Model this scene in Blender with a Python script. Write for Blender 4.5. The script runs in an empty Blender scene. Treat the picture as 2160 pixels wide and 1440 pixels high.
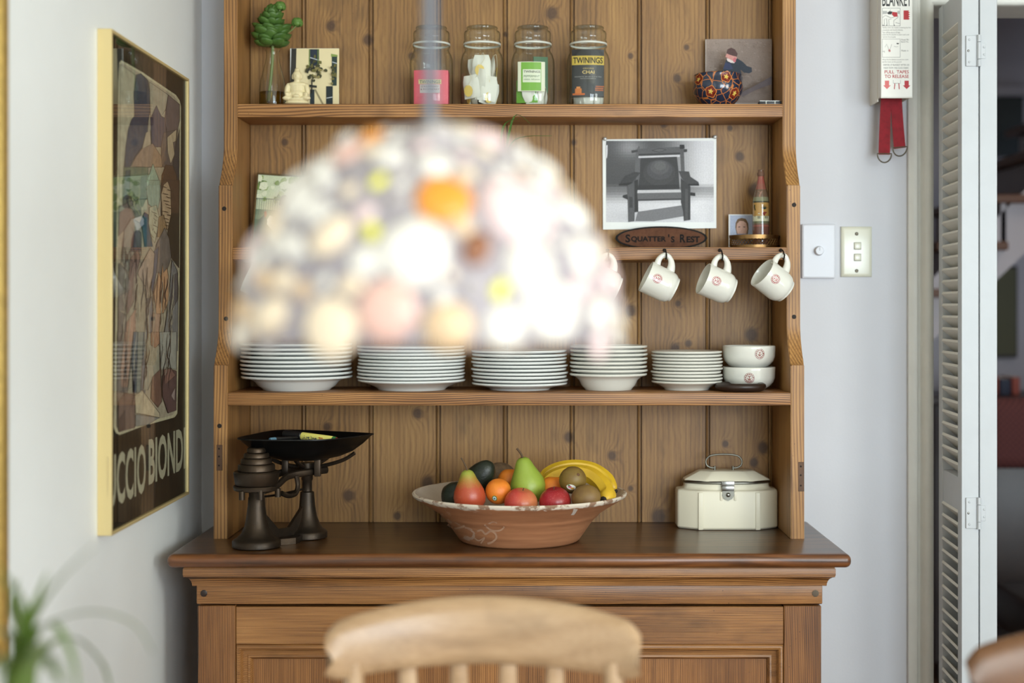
import bpy, bmesh, math, random
from mathutils import Vector, Matrix, Euler, noise as mnoise

random.seed(11)
sc = bpy.context.scene
COL = sc.collection
R = math.radians
ZC = 1.386                      # lens height above the floor, metres
VPX, VPY, F = 1133.0, 645.0, 3000.0
YB = 3.33                       # face of the dresser's back boards
YW = 3.35                       # face of the back wall

def W(px, py, Y):
    """point of the room at depth Y that the photograph shows at (px, py)"""
    return Vector(((px - VPX) * Y / F, Y, ZC - (py - VPY) * Y / F))
def XW(px, Y): return (px - VPX) * Y / F
def ZW(py, Y): return ZC - (py - VPY) * Y / F

# ------------------------------------------------------------------ camera
cd = bpy.data.cameras.new('camera')
cam = bpy.data.objects.new('camera', cd); COL.objects.link(cam)
cam.location = (0, 0, ZC); cam.rotation_euler = (R(90), 0, 0)
cd.lens = 50; cd.sensor_width = 36
cd.shift_x = -53 / 2160; cd.shift_y = -75 / 2160
cd.dof.use_dof = True; cd.dof.focus_distance = 3.05; cd.dof.aperture_fstop = 1.7
cd.clip_start = 0.05
sc.camera = cam
# ------------------------------------------------------------------ world, lights, exposure
wd = bpy.data.worlds.new('sky'); sc.world = wd; wd.use_nodes = True
wn = wd.node_tree.nodes; wl = wd.node_tree.links
bg = wn['Background']; bg.inputs[0].default_value = (0.62, 0.76, 1.0, 1); bg.inputs[1].default_value = 1.6
def area(name, loc, rot, sx, sy, power, color):
    l = bpy.data.lights.new(name, 'AREA'); l.shape = 'RECTANGLE'; l.size = sx; l.size_y = sy
    l.energy = power; l.color = color
    o = bpy.data.objects.new(name, l); COL.objects.link(o); o.location = loc; o.rotation_euler = rot
    return o
WX0, WX1, WZ0, WZ1 = 0.75, 2.75, 0.75, 2.35          # the window opening in the wall behind the camera
YR = -1.9                                            # rear wall
area('daylight_window', ((WX0 + WX1) / 2, YR - 0.16, (WZ0 + WZ1) / 2), (R(90), 0, 0), WX1 - WX0, WZ1 - WZ0, 186, (0.84, 0.905, 1.0))
area('hall_lamp_light', (2.3, 4.6, 2.5), (0, 0, 0), 0.5, 0.5, 6, (1.0, 0.86, 0.72))
SY0, SY1 = -1.3, 0.4                                 # second window, added in the right-hand wall to brighten the left one
area('added_right_daylight', (3.16, (SY0 + SY1) / 2, (WZ0 + WZ1) / 2), (R(90), 0, R(90)), SY1 - SY0, WZ1 - WZ0, 146, (1.0, 0.97, 0.92))  # side fill for the left wall, set behind the added window
sc.view_settings.view_transform = 'Standard'; sc.view_settings.look = 'None'
sc.view_settings.gamma = 1; sc.view_settings.use_curve_mapping = False
sc.view_settings.exposure = 0.0

# ------------------------------------------------------------------ helpers
def lin(c):
    if isinstance(c, str):
        c = tuple(int(c[i:i + 2], 16) for i in (1, 3, 5))
    if max(c) > 1.0001: c = tuple(x / 255 for x in c)
    return tuple(x / 12.92 if x <= 0.04045 else ((x + 0.055) / 1.055) ** 2.4 for x in c)
MATS = {}
class NT:
    def __init__(s, name):
        s.m = bpy.data.materials.new(name); s.m.use_nodes = True
        s.n = s.m.node_tree.nodes; s.l = s.m.node_tree.links
        s.b = s.n['Principled BSDF']; s.out = s.n['Material Output']
    def new(s, t, **k):
        nd = s.n.new(t)
        for a, b in k.items(): setattr(nd, a, b)
        return nd
    def set(s, sock, v):
        if isinstance(v, bpy.types.NodeSocket): s.l.new(v, sock)
        else: sock.default_value = v
    def math(s, op, a, b=0.0, c=None, clamp=False):
        nd = s.new('ShaderNodeMath', operation=op); nd.use_clamp = clamp
        s.set(nd.inputs[0], a); s.set(nd.inputs[1], b)
        if c is not None: s.set(nd.inputs[2], c)
        return nd.outputs[0]
    def vec(s, op, a, b):
        nd = s.new('ShaderNodeVectorMath', operation=op)
        s.set(nd.inputs[0], a); s.set(nd.inputs[1], b)
        return nd.outputs['Value'] if op == 'DOT_PRODUCT' or op == 'LENGTH' else nd.outputs[0]
    def noise(s, co, scale, detail=2, rough=0.5, dist=0.0):
        nd = s.new('ShaderNodeTexNoise'); s.set(nd.inputs['Vector'], co)
        nd.inputs['Scale'].default_value = scale; nd.inputs['Detail'].default_value = detail
        nd.inputs['Roughness'].default_value = rough; nd.inputs['Distortion'].default_value = dist
        return nd.outputs[0]
    def voro(s, co, scale, feature='F1'):
        nd = s.new('ShaderNodeTexVoronoi', feature=feature); s.set(nd.inputs['Vector'], co)
        nd.inputs['Scale'].default_value = scale
        return nd.outputs['Distance']
    def ramp(s, fac, stops):
        nd = s.new('ShaderNodeValToRGB'); e = nd.color_ramp.elements
        while len(e) < len(stops): e.new(0.5)
        for el, (p, c) in zip(e, stops):
            el.position = p; el.color = (*c, 1) if len(c) == 3 else c
        s.set(nd.inputs[0], fac); return nd.outputs[0]
    def mapr(s, v, a, b, c=0.0, d=1.0):
        nd = s.new('ShaderNodeMapRange'); s.set(nd.inputs[0], v)
        for i, x in enumerate((a, b, c, d)): nd.inputs[i + 1].default_value = x
        return nd.outputs[0]
    def mix(s, fac, a, b):
        nd = s.new('ShaderNodeMix', data_type='RGBA')
        s.set(nd.inputs[0], fac)
        s.set(nd.inputs[6], a if isinstance(a, bpy.types.NodeSocket) else (*a, 1))
        s.set(nd.inputs[7], b if isinstance(b, bpy.types.NodeSocket) else (*b, 1))
        return nd.outputs[2]
    def bump(s, h, strength=0.3, dist=0.002):
        nd = s.new('ShaderNodeBump'); nd.inputs['Strength'].default_value = strength
        nd.inputs['Distance'].default_value = dist; s.set(nd.inputs['Height'], h)
        s.l.new(nd.outputs[0], s.b.inputs['Normal'])
    def obco(s): return s.new('ShaderNodeTexCoord').outputs['Object']

def pbr(name, col, rough=0.5, metal=0.0, var=0.0, vscale=8.0, bump=0.0, bscale=60.0, coat=0.0, col2=None, spec=0.5, sub=0.0):
    """plain surface with optional mottling and fine relief"""
    if name in MATS: return MATS[name]
    t = NT(name); b = t.b; c = lin(col)
    b.inputs['Base Color'].default_value = (*c, 1); b.inputs['Roughness'].default_value = rough
    b.inputs['Metallic'].default_value = metal; b.inputs['Coat Weight'].default_value = coat
    b.inputs['Specular IOR Level'].default_value = spec
    if sub:
        b.inputs['Subsurface Weight'].default_value = sub; b.inputs['Subsurface Radius'].default_value = (0.01, 0.007, 0.004)
    if var or col2:
        c2 = lin(col2) if col2 else tuple(x * (1 - var) for x in c)
        f = t.noise(t.obco(), vscale, 4, 0.6)
        t.l.new(t.ramp(f, [(0.35, c), (0.68, c2)]), b.inputs['Base Color'])
    if bump:
        t.bump(t.noise(t.obco(), bscale, 4, 0.6), bump, 0.001)
    MATS[name] = t.m; return t.m

def wood(name, light, mid, dark, axis='Z', dens=150.0, warp=9.0, world=False, knots=(), rough=0.5, stain=0.3, coat=0.0, holes=0.5, streak=0.42, bumps=0.25, ringw=0.2):
    if name in MATS: return MATS[name]
    t = NT(name)
    if world:
        co = t.new('ShaderNodeNewGeometry').outputs['Position']
        rnd = t.new('ShaderNodeObjectInfo').outputs['Random']
    else:
        co = t.obco(); rnd = t.new('ShaderNodeObjectInfo').outputs['Random']
    cb = t.new('ShaderNodeCombineXYZ')
    for i, k in enumerate((3.1, 7.3, 5.7)): t.set(cb.inputs[i], t.math('MULTIPLY', rnd, k))
    sp = t.new('ShaderNodeSeparateXYZ'); t.set(sp.inputs[0], co)
    x, y, z = sp.outputs
    ac, ot, al = {'Z': (x, y, z), 'X': (z, y, x), 'Y': (x, z, y)}[axis]
    def comb(stretch):
        c = t.new('ShaderNodeCombineXYZ'); t.set(c.inputs[0], ac); t.set(c.inputs[1], ot)
        t.set(c.inputs[2], t.math('MULTIPLY', al, stretch)); return t.vec('ADD', c.outputs[0], cb.outputs[0])
    low = t.noise(comb(0.16), 7, 2, 0.5)
    arg = t.math('ADD', t.math('ADD', t.math('MULTIPLY', ac, dens), t.math('MULTIPLY', ot, dens * 0.75)), t.math('MULTIPLY', low, warp * 6.0))
    S = None
    if knots:
        for kx, kz, kr in knots:
            d = t.vec('MULTIPLY', t.vec('SUBTRACT', co, (kx, 0, kz)), (1 / kr, 0, 1 / (kr * 1.15)))
            q = t.math('DIVIDE', 1.0, t.math('ADD', t.vec('DOT_PRODUCT', d, d), 1.0))
            S = q if S is None else t.math('MAXIMUM', S, q)
        S2 = t.math('ADD', S, t.math('MULTIPLY', t.math('SUBTRACT', t.noise(co, 45, 2), 0.5), 0.16))
        arg = t.math('ADD', arg, t.math('MULTIPLY', S2, 26.0))
    ring = t.math('ADD', t.math('MULTIPLY', t.math('SINE', arg), 0.5), 0.5)
    ring = t.math('POWER', ring, 2.0)
    st = t.noise(comb(0.018), 330, 2, 0.65)
    bl = t.noise(comb(0.25), 9, 3, 0.6)
    f = t.math('ADD', t.math('ADD', t.math('MULTIPLY', ring, ringw), t.math('MULTIPLY', st, streak)), t.math('MULTIPLY', bl, 0.58))
    f = t.math('ADD', f, t.math('MULTIPLY', t.math('SUBTRACT', rnd, 0.5), 0.10))
    colr = t.ramp(f, [(0.34, lin(light)), (0.62, lin(mid)), (0.95, lin(dark))])
    if stain:
        sm = t.mapr(t.noise(comb(0.45), 13, 3, 0.6), 0.56, 0.8, 0.0, stain)
        colr = t.mix(sm, colr, tuple(c * 0.35 for c in lin(dark)))
    if S is not None:
        colr = t.mix(t.mapr(S2, 0.38, 0.72, 0.0, 0.8), colr, lin((62, 39, 24)))
    if holes:
        vd = t.voro(co, 62)
        ms = t.mapr(t.noise(co, 11, 2), 0.52, 0.60)
        hm = t.math('MULTIPLY', t.mapr(vd, 0.045, 0.09, 1.0, 0.0), ms)
        colr = t.mix(t.math('MULTIPLY', hm, holes), colr, lin((34, 22, 14)))
    t.l.new(colr, t.b.inputs['Base Color'])
    t.b.inputs['Roughness'].default_value = rough; t.b.inputs['Coat Weight'].default_value = coat
    t.b.inputs['Coat Roughness'].default_value = 0.22
    if bumps: t.bump(st, bumps, 0.0012)
    MATS[name] = t.m; return t.m

def glass(name, tint=(0.93, 0.97, 0.95), edge=(0.35, 0.42, 0.38), refl=1.0, rough=0.02):
    """thin glass wall: clear when faced, darker and mirror-like at a glancing angle"""
    if name in MATS: return MATS[name]
    t = NT(name); t.n.remove(t.b)
    lw = t.new('ShaderNodeLayerWeight'); lw.inputs[0].default_value = 0.5
    tr = t.new('ShaderNodeBsdfTransparent')
    t.l.new(t.ramp(lw.outputs['Facing'], [(0.0, tint), (0.55, tint), (0.95, edge)]), tr.inputs[0])
    gl = t.new('ShaderNodeBsdfGlossy'); gl.inputs['Roughness'].default_value = rough
    mx = t.new('ShaderNodeMixShader')
    fr = t.math('ADD', t.math('MULTIPLY', t.math('POWER', lw.outputs['Facing'], 5.0), 0.96), 0.04)
    t.set(mx.inputs[0], t.math('MULTIPLY', fr, refl, clamp=True))
    t.l.new(tr.outputs[0], mx.inputs[1]); t.l.new(gl.outputs[0], mx.inputs[2])
    t.l.new(mx.outputs[0], t.out.inputs[0])
    MATS[name] = t.m; return t.m

def printed(name='print', rough=0.45, grain=0.0, gscale=200, coat=0.0, spec=0.2):
    """flat print or glaze whose colours are stored on the faces"""
    if name in MATS: return MATS[name]
    t = NT(name); a = t.new('ShaderNodeAttribute', attribute_name='Col')
    c = a.outputs['Color']
    if grain:
        f = t.mapr(t.noise(t.obco(), gscale, 4, 0.65), 0.3, 0.7, 1 - grain, 1 + grain)
        v = t.new('ShaderNodeVectorMath', operation='SCALE'); t.l.new(c, v.inputs[0]); t.l.new(f, v.inputs['Scale']); c = v.outputs[0]
    t.l.new(c, t.b.inputs['Base Color']); t.b.inputs['Roughness'].default_value = rough; t.b.inputs['Specular IOR Level'].default_value = spec
    t.b.inputs['Coat Weight'].default_value = coat
    MATS[name] = t.m; return t.m

class MB:
    def __init__(s): s.v = []; s.f = []; s.c = []; s.mi = []
    def add(s, vs, fs, col=None, mi=0, M=None):
        o = len(s.v)
        s.v += [(M @ Vector(p)) if M is not None else Vector(p) for p in vs]
        for f in fs:
            s.f.append(tuple(i + o for i in f)); s.c.append(lin(col) if col is not None else None); s.mi.append(mi)
        return s
    def bm(s, b, **k):
        b.verts.index_update(); s.add([v.co.copy() for v in b.verts], [[v.index for v in f.verts] for f in b.faces], **k); b.free(); return s
    def box(s, x0, x1, y0, y1, z0, z1, bev=0.0, seg=2, sel=None, **k):
        b = bmesh.new(); bmesh.ops.create_cube(b, size=1)
        for v in b.verts:
            v.co = Vector(((x0 + x1) / 2 + v.co.x * (x1 - x0), (y0 + y1) / 2 + v.co.y * (y1 - y0), (z0 + z1) / 2 + v.co.z * (z1 - z0)))
        if bev:
            es = [e for e in b.edges if sel is None or sel((e.verts[0].co + e.verts[1].co) / 2)]
            bmesh.ops.bevel(b, geom=es, offset=bev, segments=seg, affect='EDGES', profile=0.5)
        return s.bm(b, **k)
    def lathe(s, prof, n=32, sx=1.0, sy=1.0, **k):
        vs = []; fs = []; rows = []
        for r, z in prof:
            if r < 1e-6: rows.append([len(vs)]); vs.append((0, 0, z))
            else:
                rows.append(list(range(len(vs), len(vs) + n)))
                vs += [(r * math.cos(2 * math.pi * i / n) * sx, r * math.sin(2 * math.pi * i / n) * sy, z) for i in range(n)]
        for a, b in zip(rows, rows[1:]):
            for i in range(n):
                j = (i + 1) % n
                if len(a) == 1 and len(b) == 1: continue
                if len(a) == 1: fs.append((a[0], b[j], b[i]))
                elif len(b) == 1: fs.append((a[i], a[j], b[0]))
                else: fs.append((a[i], a[j], b[j], b[i]))
        return s.add(vs, fs, **k)
    def ball(s, c, r, nu=20, nv=12, **k):
        if not hasattr(r, '__len__'): r = (r, r, r)
        M0 = Matrix.Translation(c) @ Matrix.Diagonal((*r, 1))
        if 'M' in k and k['M'] is not None: M0 = k.pop('M') @ M0
        else: k.pop('M', None)
        return s.lathe([(math.sin(math.pi * i / nv) if 0 < i < nv else 0, -math.cos(math.pi * i / nv)) for i in range(nv + 1)], nu, M=M0, **k)
    def tube(s, pts, rad, n=8, caps=True, closed=False, flat=1.0, **k):
        pts = [Vector(p) for p in pts]; m = len(pts)
        rr = rad if hasattr(rad, '__len__') else [rad] * m
        vs = []; fs = []; up = None
        for i, p in enumerate(pts):
            if closed: t = pts[(i + 1) % m] - pts[i - 1]
            else: t = pts[min(i + 1, m - 1)] - pts[max(i - 1, 0)]
            t.normalize()
            if up is None:
                up = Vector((0, 0, 1)) if abs(t.z) < 0.9 else Vector((1, 0, 0))
            up = (up - t * up.dot(t)); up.normalize(); sd = t.cross(up)
            for j in range(n):
                a = 2 * math.pi * j / n
                vs.append(p + (sd * math.cos(a) + up * math.sin(a) * flat) * rr[i])
        for i in range(m if closed else m - 1):
            i2 = (i + 1) % m
            for j in range(n):
                j2 = (j + 1) % n
                fs.append((i * n + j, i * n + j2, i2 * n + j2, i2 * n + j))
        if caps and not closed:
            fs.append(tuple(range(n - 1, -1, -1))); fs.append(tuple((m - 1) * n + j for j in range(n)))
        return s.add(vs, fs, **k)
    def prism(s, poly, d0, d1, M=None, **k):
        """polygon in local XY, extruded along local Z from d0 to d1"""
        n = len(poly)
        vs = [(x, y, d0) for x, y in poly] + [(x, y, d1) for x, y in poly]
        fs = [tuple(range(n - 1, -1, -1)), tuple(range(n, 2 * n))] + [(i, (i + 1) % n, n + (i + 1) % n, n + i) for i in range(n)]
        return s.add(vs, fs, M=M, **k)
    def poly(s, pts, **k):
        return s.add(pts, [tuple(range(len(pts)))], **k)
    def build(s, name, mat, parent=None, world=True, smooth=40, loc=None):
        me = bpy.data.meshes.new(name)
        off = Vector((0, 0, 0))
        if loc is not None: off = Vector(loc)
        elif parent is not None and world:
            p = parent
            while p is not None: off = off + p.location; p = p.parent
        me.from_pydata([tuple(v - off) for v in s.v], [], s.f)
        for m in (mat if isinstance(mat, (list, tuple)) else [mat]): me.materials.append(m)
        if any(s.mi): me.polygons.foreach_set('material_index', s.mi)
        if any(c is not None for c in s.c):
            at = me.color_attributes.new('Col', 'FLOAT_COLOR', 'CORNER')
            buf = []
            for p, c in zip(me.polygons, s.c): buf += [*(c or (1, 1, 1)), 1.0] * p.loop_total
            at.data.foreach_set('color', buf)
        b = bmesh.new(); b.from_mesh(me); bmesh.ops.recalc_face_normals(b, faces=b.faces) if not getattr(s, 'keep', False) else None
        b.to_mesh(me); b.free()
        if smooth:
            me.polygons.foreach_set('use_smooth', [True] * len(me.polygons))
            me.set_sharp_from_angle(angle=R(smooth))
        me.update()
        o = bpy.data.objects.new(name, me); COL.objects.link(o)
        if parent is not None: o.parent = parent
        if loc is not None: o.location = off
        return o

def tag(o, label=None, cat=None, group=None, kind=None):
    if label: o['label'] = label
    if cat: o['category'] = cat
    if group: o['group'] = group
    if kind: o['kind'] = kind
    return o
def thing(name, label, cat, loc, rot=(0, 0, 0), group=None):
    o = bpy.data.objects.new(name, None); COL.objects.link(o); o.empty_display_size = 0.02
    o.location = loc; o.rotation_euler = rot
    return tag(o, label, cat, group)
def struct(o, label=None): o['kind'] = 'structure'; return tag(o, label)
def clone(o, parent=None):
    c = o.copy(); COL.objects.link(c); c.parent = parent
    for ch in list(o.children): clone(ch, c)
    return c
FRONT = Matrix(((1, 0, 0, 0), (0, 0, -1, 0), (0, 1, 0, 0), (0, 0, 0, 1)))    # local XY stands up and looks at -Y
def at(M, loc): return Matrix.Translation(loc) @ M
_tm = {}
def text_geo(s, bold=0.0, res=3):
    key = (s, bold)
    if key not in _tm:
        cu = bpy.data.curves.new('t', 'FONT'); cu.body = s; cu.offset = bold; cu.resolution_u = res
        o = bpy.data.objects.new('t', cu); COL.objects.link(o)
        dg = bpy.context.evaluated_depsgraph_get(); me = bpy.data.meshes.new_from_object(o.evaluated_get(dg))
        vs = [v.co.copy() for v in me.vertices]; fs = [tuple(p.vertices) for p in me.polygons]
        bpy.data.objects.remove(o); bpy.data.curves.remove(cu); bpy.data.meshes.remove(me)
        x0 = min(v.x for v in vs); x1 = max(v.x for v in vs); y0 = min(v.y for v in vs); y1 = max(v.y for v in vs)
        _tm[key] = ([((v.x - x0) / (x1 - x0), (v.y - y0) / (y1 - y0)) for v in vs], fs)
    return _tm[key]
def text_in(mb, s, fn, x0, x1, y0, y1, bold=0.0, col=None, mi=0):
    """lettering fitted into a rectangle of a surface; fn maps surface (u, v) to a point"""
    vs, fs = text_geo(s, bold)
    mb.add([fn(x0 + (x1 - x0) * u, y0 + (y1 - y0) * v) for u, v in vs], fs, col=col, mi=mi)
def disc(cx, cy, rx, ry=None, n=20, a0=0.0, jit=0.0):
    ry = ry or rx
    return [(cx + rx * (1 + random.uniform(-jit, jit)) * math.cos(a0 + 2 * math.pi * i / n), cy + ry * (1 + random.uniform(-jit, jit)) * math.sin(a0 + 2 * math.pi * i / n)) for i in range(n)]
def bez(p, n=12):
    """smooth curve through the points"""
    p = [Vector(q) for q in p]; out = []
    for i in range(len(p) - 1):
        a = p[max(i - 1, 0)]; b = p[i]; c = p[i + 1]; d = p[min(i + 2, len(p) - 1)]
        for k in range(n):
            t = k / n
            out.append(0.5 * ((2 * b) + (c - a) * t + (2 * a - 5 * b + 4 * c - d) * t * t + (3 * b - a - 3 * c + d) * t ** 3))
    out.append(p[-1]); return out
def strip(pts, w):
    """outline of a line of width w along 2-D points (w may vary)"""
    m = len(pts); ww = w if hasattr(w, '__len__') else [w] * m; L = []; Rr = []
    for i, p in enumerate(pts):
        a = pts[max(i - 1, 0)]; b = pts[min(i + 1, m - 1)]
        dx, dy = b[0] - a[0], b[1] - a[1]; q = math.hypot(dx, dy) or 1
        L.append((p[0] - dy / q * ww[i] / 2, p[1] + dx / q * ww[i] / 2)); Rr.append((p[0] + dy / q * ww[i] / 2, p[1] - dx / q * ww[i] / 2))
    return L + Rr[::-1]
def strip_quads(mb, fn, pts, w, col):
    o = strip(pts, w); n = len(o); m = n // 2
    for i in range(m - 1):
        mb.poly([fn(*o[i]), fn(*o[i + 1]), fn(*o[n - 2 - i]), fn(*o[n - 1 - i])], col=col)
def ordinal(i): return ['bottom', 'second', 'third', 'fourth', 'fifth', 'sixth', 'seventh', 'eighth', 'ninth', 'tenth', 'eleventh'][i]

# ------------------------------------------------------------------ materials
WALL = None
def wall_mat(name, col, rough=0.55):
    t = NT(name); n1 = t.noise(t.obco(), 2.2, 4, 0.6); n2 = t.noise(t.obco(), 180, 3, 0.6); n3 = t.noise(t.obco(), 14, 3)
    c = lin(col)
    t.l.new(t.ramp(n1, [(0.3, c), (0.75, tuple(x * 0.94 for x in c))]), t.b.inputs['Base Color'])
    t.b.inputs['Roughness'].default_value = rough
    t.bump(t.math('ADD', t.math('MULTIPLY', n2, 0.35), n3), 0.25, 0.0025)
    MATS[name] = t.m; return t.m
M_wall = wall_mat('wall_paint', (234, 237, 236))
M_wallb = wall_mat('wall_paint_dimmed', (206, 208, 214))  # back wall toned darker in colour to stand in for weaker light
M_ceil = wall_mat('ceiling_paint', (238, 230, 208))
M_hall = wall_mat('hall_paint', (186, 178, 178))
M_trim = pbr('trim_paint', (216, 216, 209), 0.4, var=0.06, vscale=20, bump=0.15, bscale=40)
M_door = pbr('door_paint', (190, 194, 197), 0.42, var=0.04, vscale=15, bump=0.08, bscale=90)
M_slat = pbr('slat_paint', (224, 222, 212), 0.5, var=0.05, vscale=15)
kn = [(698, 55, 9), (776, 84, 9), (1066, 72, 4), (1164, 28, 11), (1130, 60, 6), (868, 118, 6), (1448, 100, 5), (1428, 165, 7), (1330, 118, 5),
      (727, 300, 10), (1592, 402, 13), (1560, 330, 8), (1400, 262, 6), (1540, 270, 5), (600, 300, 6), (1210, 300, 5),
      (1585, 706, 12), (1452, 724, 6), (1330, 655, 10), (1424, 735, 9), (1430, 640, 5), (1240, 660, 8), (690, 770, 8),
      (735, 1045, 10), (1291, 961, 8), (1610, 944, 10), (1530, 936, 6), (880, 872, 9), (902, 1020, 12), (1200, 922, 9), (1390, 1090, 14), (1590, 975, 8), (1330, 1030, 5), (690, 900, 7), (838, 1088, 7)]
KN = [(W(a, b, YB).x, W(a, b, YB).z, r * YB / F * 1.25) for a, b, r in kn]
JT = [-0.6725] + [XW(p, YB) for p in (645, 787, 929, 1070, 1211, 1353, 1497)] + [0.551]
W_boards = [wood('pine_board_%d' % i, (174, 133, 76), (142, 103, 56), (76, 50, 28), 'Z', 600, 7, True, [k for k in KN if JT[i] - .02 < k[0] < JT[i + 1] + .02], 0.5, 0.5, ringw=.12, streak=.55) for i in range(8)]
W_side = wood('pine_sides', (190, 144, 84), (152, 107, 57), (84, 53, 27), 'Z', 900, 5, False, (), 0.48, 0.45, ringw=.25, holes=.9, streak=.5)
W_shelf = wood('pine_shelves', (188, 138, 84), (146, 99, 55), (56, 34, 19), 'X', 1300, 18, False, (), 0.48, 0.5, ringw=.36)
W_top = wood('polished_top', (120, 82, 44), (84, 55, 29), (28, 18, 11), 'X', 260, 9, False, (), 0.32, 0.7, 0.2, holes=0.3, bumps=0.12)
W_edge = wood('worn_edge', (146, 92, 48), (104, 62, 32), (36, 22, 13), 'X', 260, 9, False, (), 0.34, 0.8, 0.25, holes=0.6, bumps=0.2)
W_base = wood('pine_rails', (184, 132, 76), (144, 96, 51), (62, 37, 19), 'X', 1900, 11, False, (), 0.42, 0.5, 0.1, ringw=.32, streak=.5, holes=.8)
W_basev = wood('pine_stiles', (178, 124, 70), (138, 90, 47), (64, 38, 19), 'Z', 1700, 8, False, (), 0.42, 0.5, 0.1, ringw=.3, streak=.5, holes=.7)
W_chair = wood('chair_beech', (190, 160, 126), (166, 134, 100), (118, 90, 64), 'X', 120, 4, False, (), 0.38, 0.4, 0.15, holes=0.0, bumps=0.1, ringw=.08)
W_chair2 = wood('chair_wood_shaded', (112, 74, 42), (88, 56, 31), (58, 36, 20), 'X', 120, 4, False, (), 0.42, 0.4, 0.1, holes=0.0, bumps=0.1, ringw=.1)  # second chair's wood, darkened in colour for the shade it stands in
W_floor = wood('floor_boards', (140, 96, 62), (108, 70, 42), (66, 40, 24), 'Y', 300, 6, False, (), 0.4, 0.3, holes=0)
W_dark = pbr('dark_stain', (46, 30, 22), 0.4, var=0.3, vscale=30)
M_iron = pbr('cast_iron', (52, 45, 38), 0.42, 0.75, col2=(74, 60, 46), vscale=14, bump=0.25, bscale=220)
M_tin = pbr('black_tin', (30, 29, 28), 0.38, 0.6, var=0.3, vscale=20, bump=0.1, bscale=60)
M_nail = pbr('old_nail', (40, 32, 26), 0.6, 0.5)
M_steel = pbr('steel', (150, 150, 146), 0.25, 1.0, var=0.15, vscale=60)
M_wire = pbr('dull_wire', (124, 122, 112), 0.35, 1.0)
M_gold = pbr('gold_anodised', (226, 205, 148), 0.42, 0.55)
M_brass = pbr('aged_brass', (138, 106, 66), 0.35, 0.9, var=0.25, vscale=90)
M_white = pbr('white_china', (228, 231, 228), 0.16, coat=0.3, var=0.03)
M_cream = pbr('cream_china', (224, 223, 213), 0.16, coat=0.3, var=0.03)
M_boxc = pbr('cream_enamel', (230, 224, 202), 0.4, var=0.03, spec=0.4)
M_print = printed('print', 0.42); M_gloss = printed('gloss_print', 0.25, coat=0.2)
M_paintart = printed('poster_print', 0.5, 0.22, 55)
M_photo = printed('photo_grain', 0.5, 0.16, 420)
M_plast = pbr('white_plastic', (208, 211, 218), 0.3, spec=.35)
M_plastc = pbr('ivory_plastic', (218, 219, 202), 0.2)
G_jar = glass('jar_glass', (0.94, 0.965, 0.955), (0.30, 0.38, 0.34))
G_pane = glass('picture_glass', (0.96, 0.97, 0.96), (0.9, 0.92, 0.9), 0.85, 0.012)
# ================================================================== the room
XL, XR, ZT = -0.79, 3.0, 2.75
DX0, DX1, DZ = 0.929, 1.86, 2.09       # doorway
YH = 3.47
def sbox(name, label, mat, *a, **k):
    return struct(MB().box(*a, **k).build(name, mat, smooth=0), label)
fl = struct(MB().box(XL - .1, XR + .1, YR - .1, YH, -0.06, -0.02).build('floor', W_floor, smooth=0), 'dark boarded floor of the room')
for i in range(26):
    x0 = XL + i * 0.146
    MB().box(x0 + .0008, min(x0 + .1452, XR), YR, YW, -0.02, 0.0, 0.0012, 1).build('plank', W_floor, fl)
sbox('ceiling', 'white ceiling', M_ceil, XL - .1, XR + .1, YR - .1, YH, ZT, ZT + .1)
sbox('wall_left', 'off-white wall that carries the framed poster', M_wall, XL - .1, XL, YR - .1, YH, 0, ZT)
wr = MB(); wr.box(XR, XR + .1, YR - .1, SY0, 0, ZT); wr.box(XR, XR + .1, SY1, YH, 0, ZT); wr.box(XR, XR + .1, SY0, SY1, 0, WZ0); wr.box(XR, XR + .1, SY0, SY1, WZ1, ZT)
struct(wr.build('wall_right', M_wall, smooth=0), 'off-white side wall with an added window')
wb = MB(); wb.box(XL, DX0 - .012, YW, YH, 0, ZT); wb.box(DX0 - .012, DX1 + .012, YW, YH, DZ + .012, ZT); wb.box(DX1 + .012, XR, YW, YH, 0, ZT)
struct(wb.build('wall_back', M_wallb, smooth=0), 'off-white wall behind the dresser')
wr = MB(); wr.box(XL, WX0, YR - .1, YR, 0, ZT); wr.box(WX1, XR, YR - .1, YR, 0, ZT); wr.box(WX0, WX1, YR - .1, YR, 0, WZ0); wr.box(WX0, WX1, YR - .1, YR, WZ1, ZT)
struct(wr.build('wall_rear', M_wall, smooth=0), 'off-white wall with the window')
def window(name, label, A, B):
    """six-pane window between the corners A and B (x, y) of its opening"""
    A = Vector(A); B = Vector(B); d = (B - A); L = d.length; d.normalize()
    win = thing(name, label, None, ((A.x + B.x) / 2, (A.y + B.y) / 2, WZ0)); struct(win)
    win.rotation_euler = (0, 0, math.atan2(d.y, d.x)); H = WZ1 - WZ0; q = dict(world=False)
    f = MB()
    for a in (-L / 2, L / 2 - .05): f.box(a, a + .05, -.03, .03, 0, H, .004, 1)
    for a in (0, H - .05): f.box(-L / 2 + .05, L / 2 - .05, -.03, .03, a, a + .05, .004, 1)
    f.build('window_frame', M_door, win, **q)
    pw = (L - .1) / 3; ph = (H - .1) / 2; x = -L / 2 + .05
    for i in (1, 2): MB().box(x + pw * i - .014, x + pw * i + .014, -.02, .02, .05, H - .05, .003, 1).build('mullion', M_door, win, **q)
    for i in range(3):
        MB().box(x + pw * i + .014, x + pw * (i + 1) - .014, -.02, .02, .05 + ph - .014, .05 + ph + .014, .003, 1).build('glazing_bar', M_door, win, **q)
        for j in range(2): MB().box(x + pw * i + .014, x + pw * (i + 1) - .014, -.002, .002, .05 + ph * j + .014, .05 + ph * (j + 1) - .014).build('pane', G_jar, win, smooth=0, **q)
window('window_1', 'white six-pane window in the wall behind the viewer', (WX0, YR - .06), (WX1, YR - .06))
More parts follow.
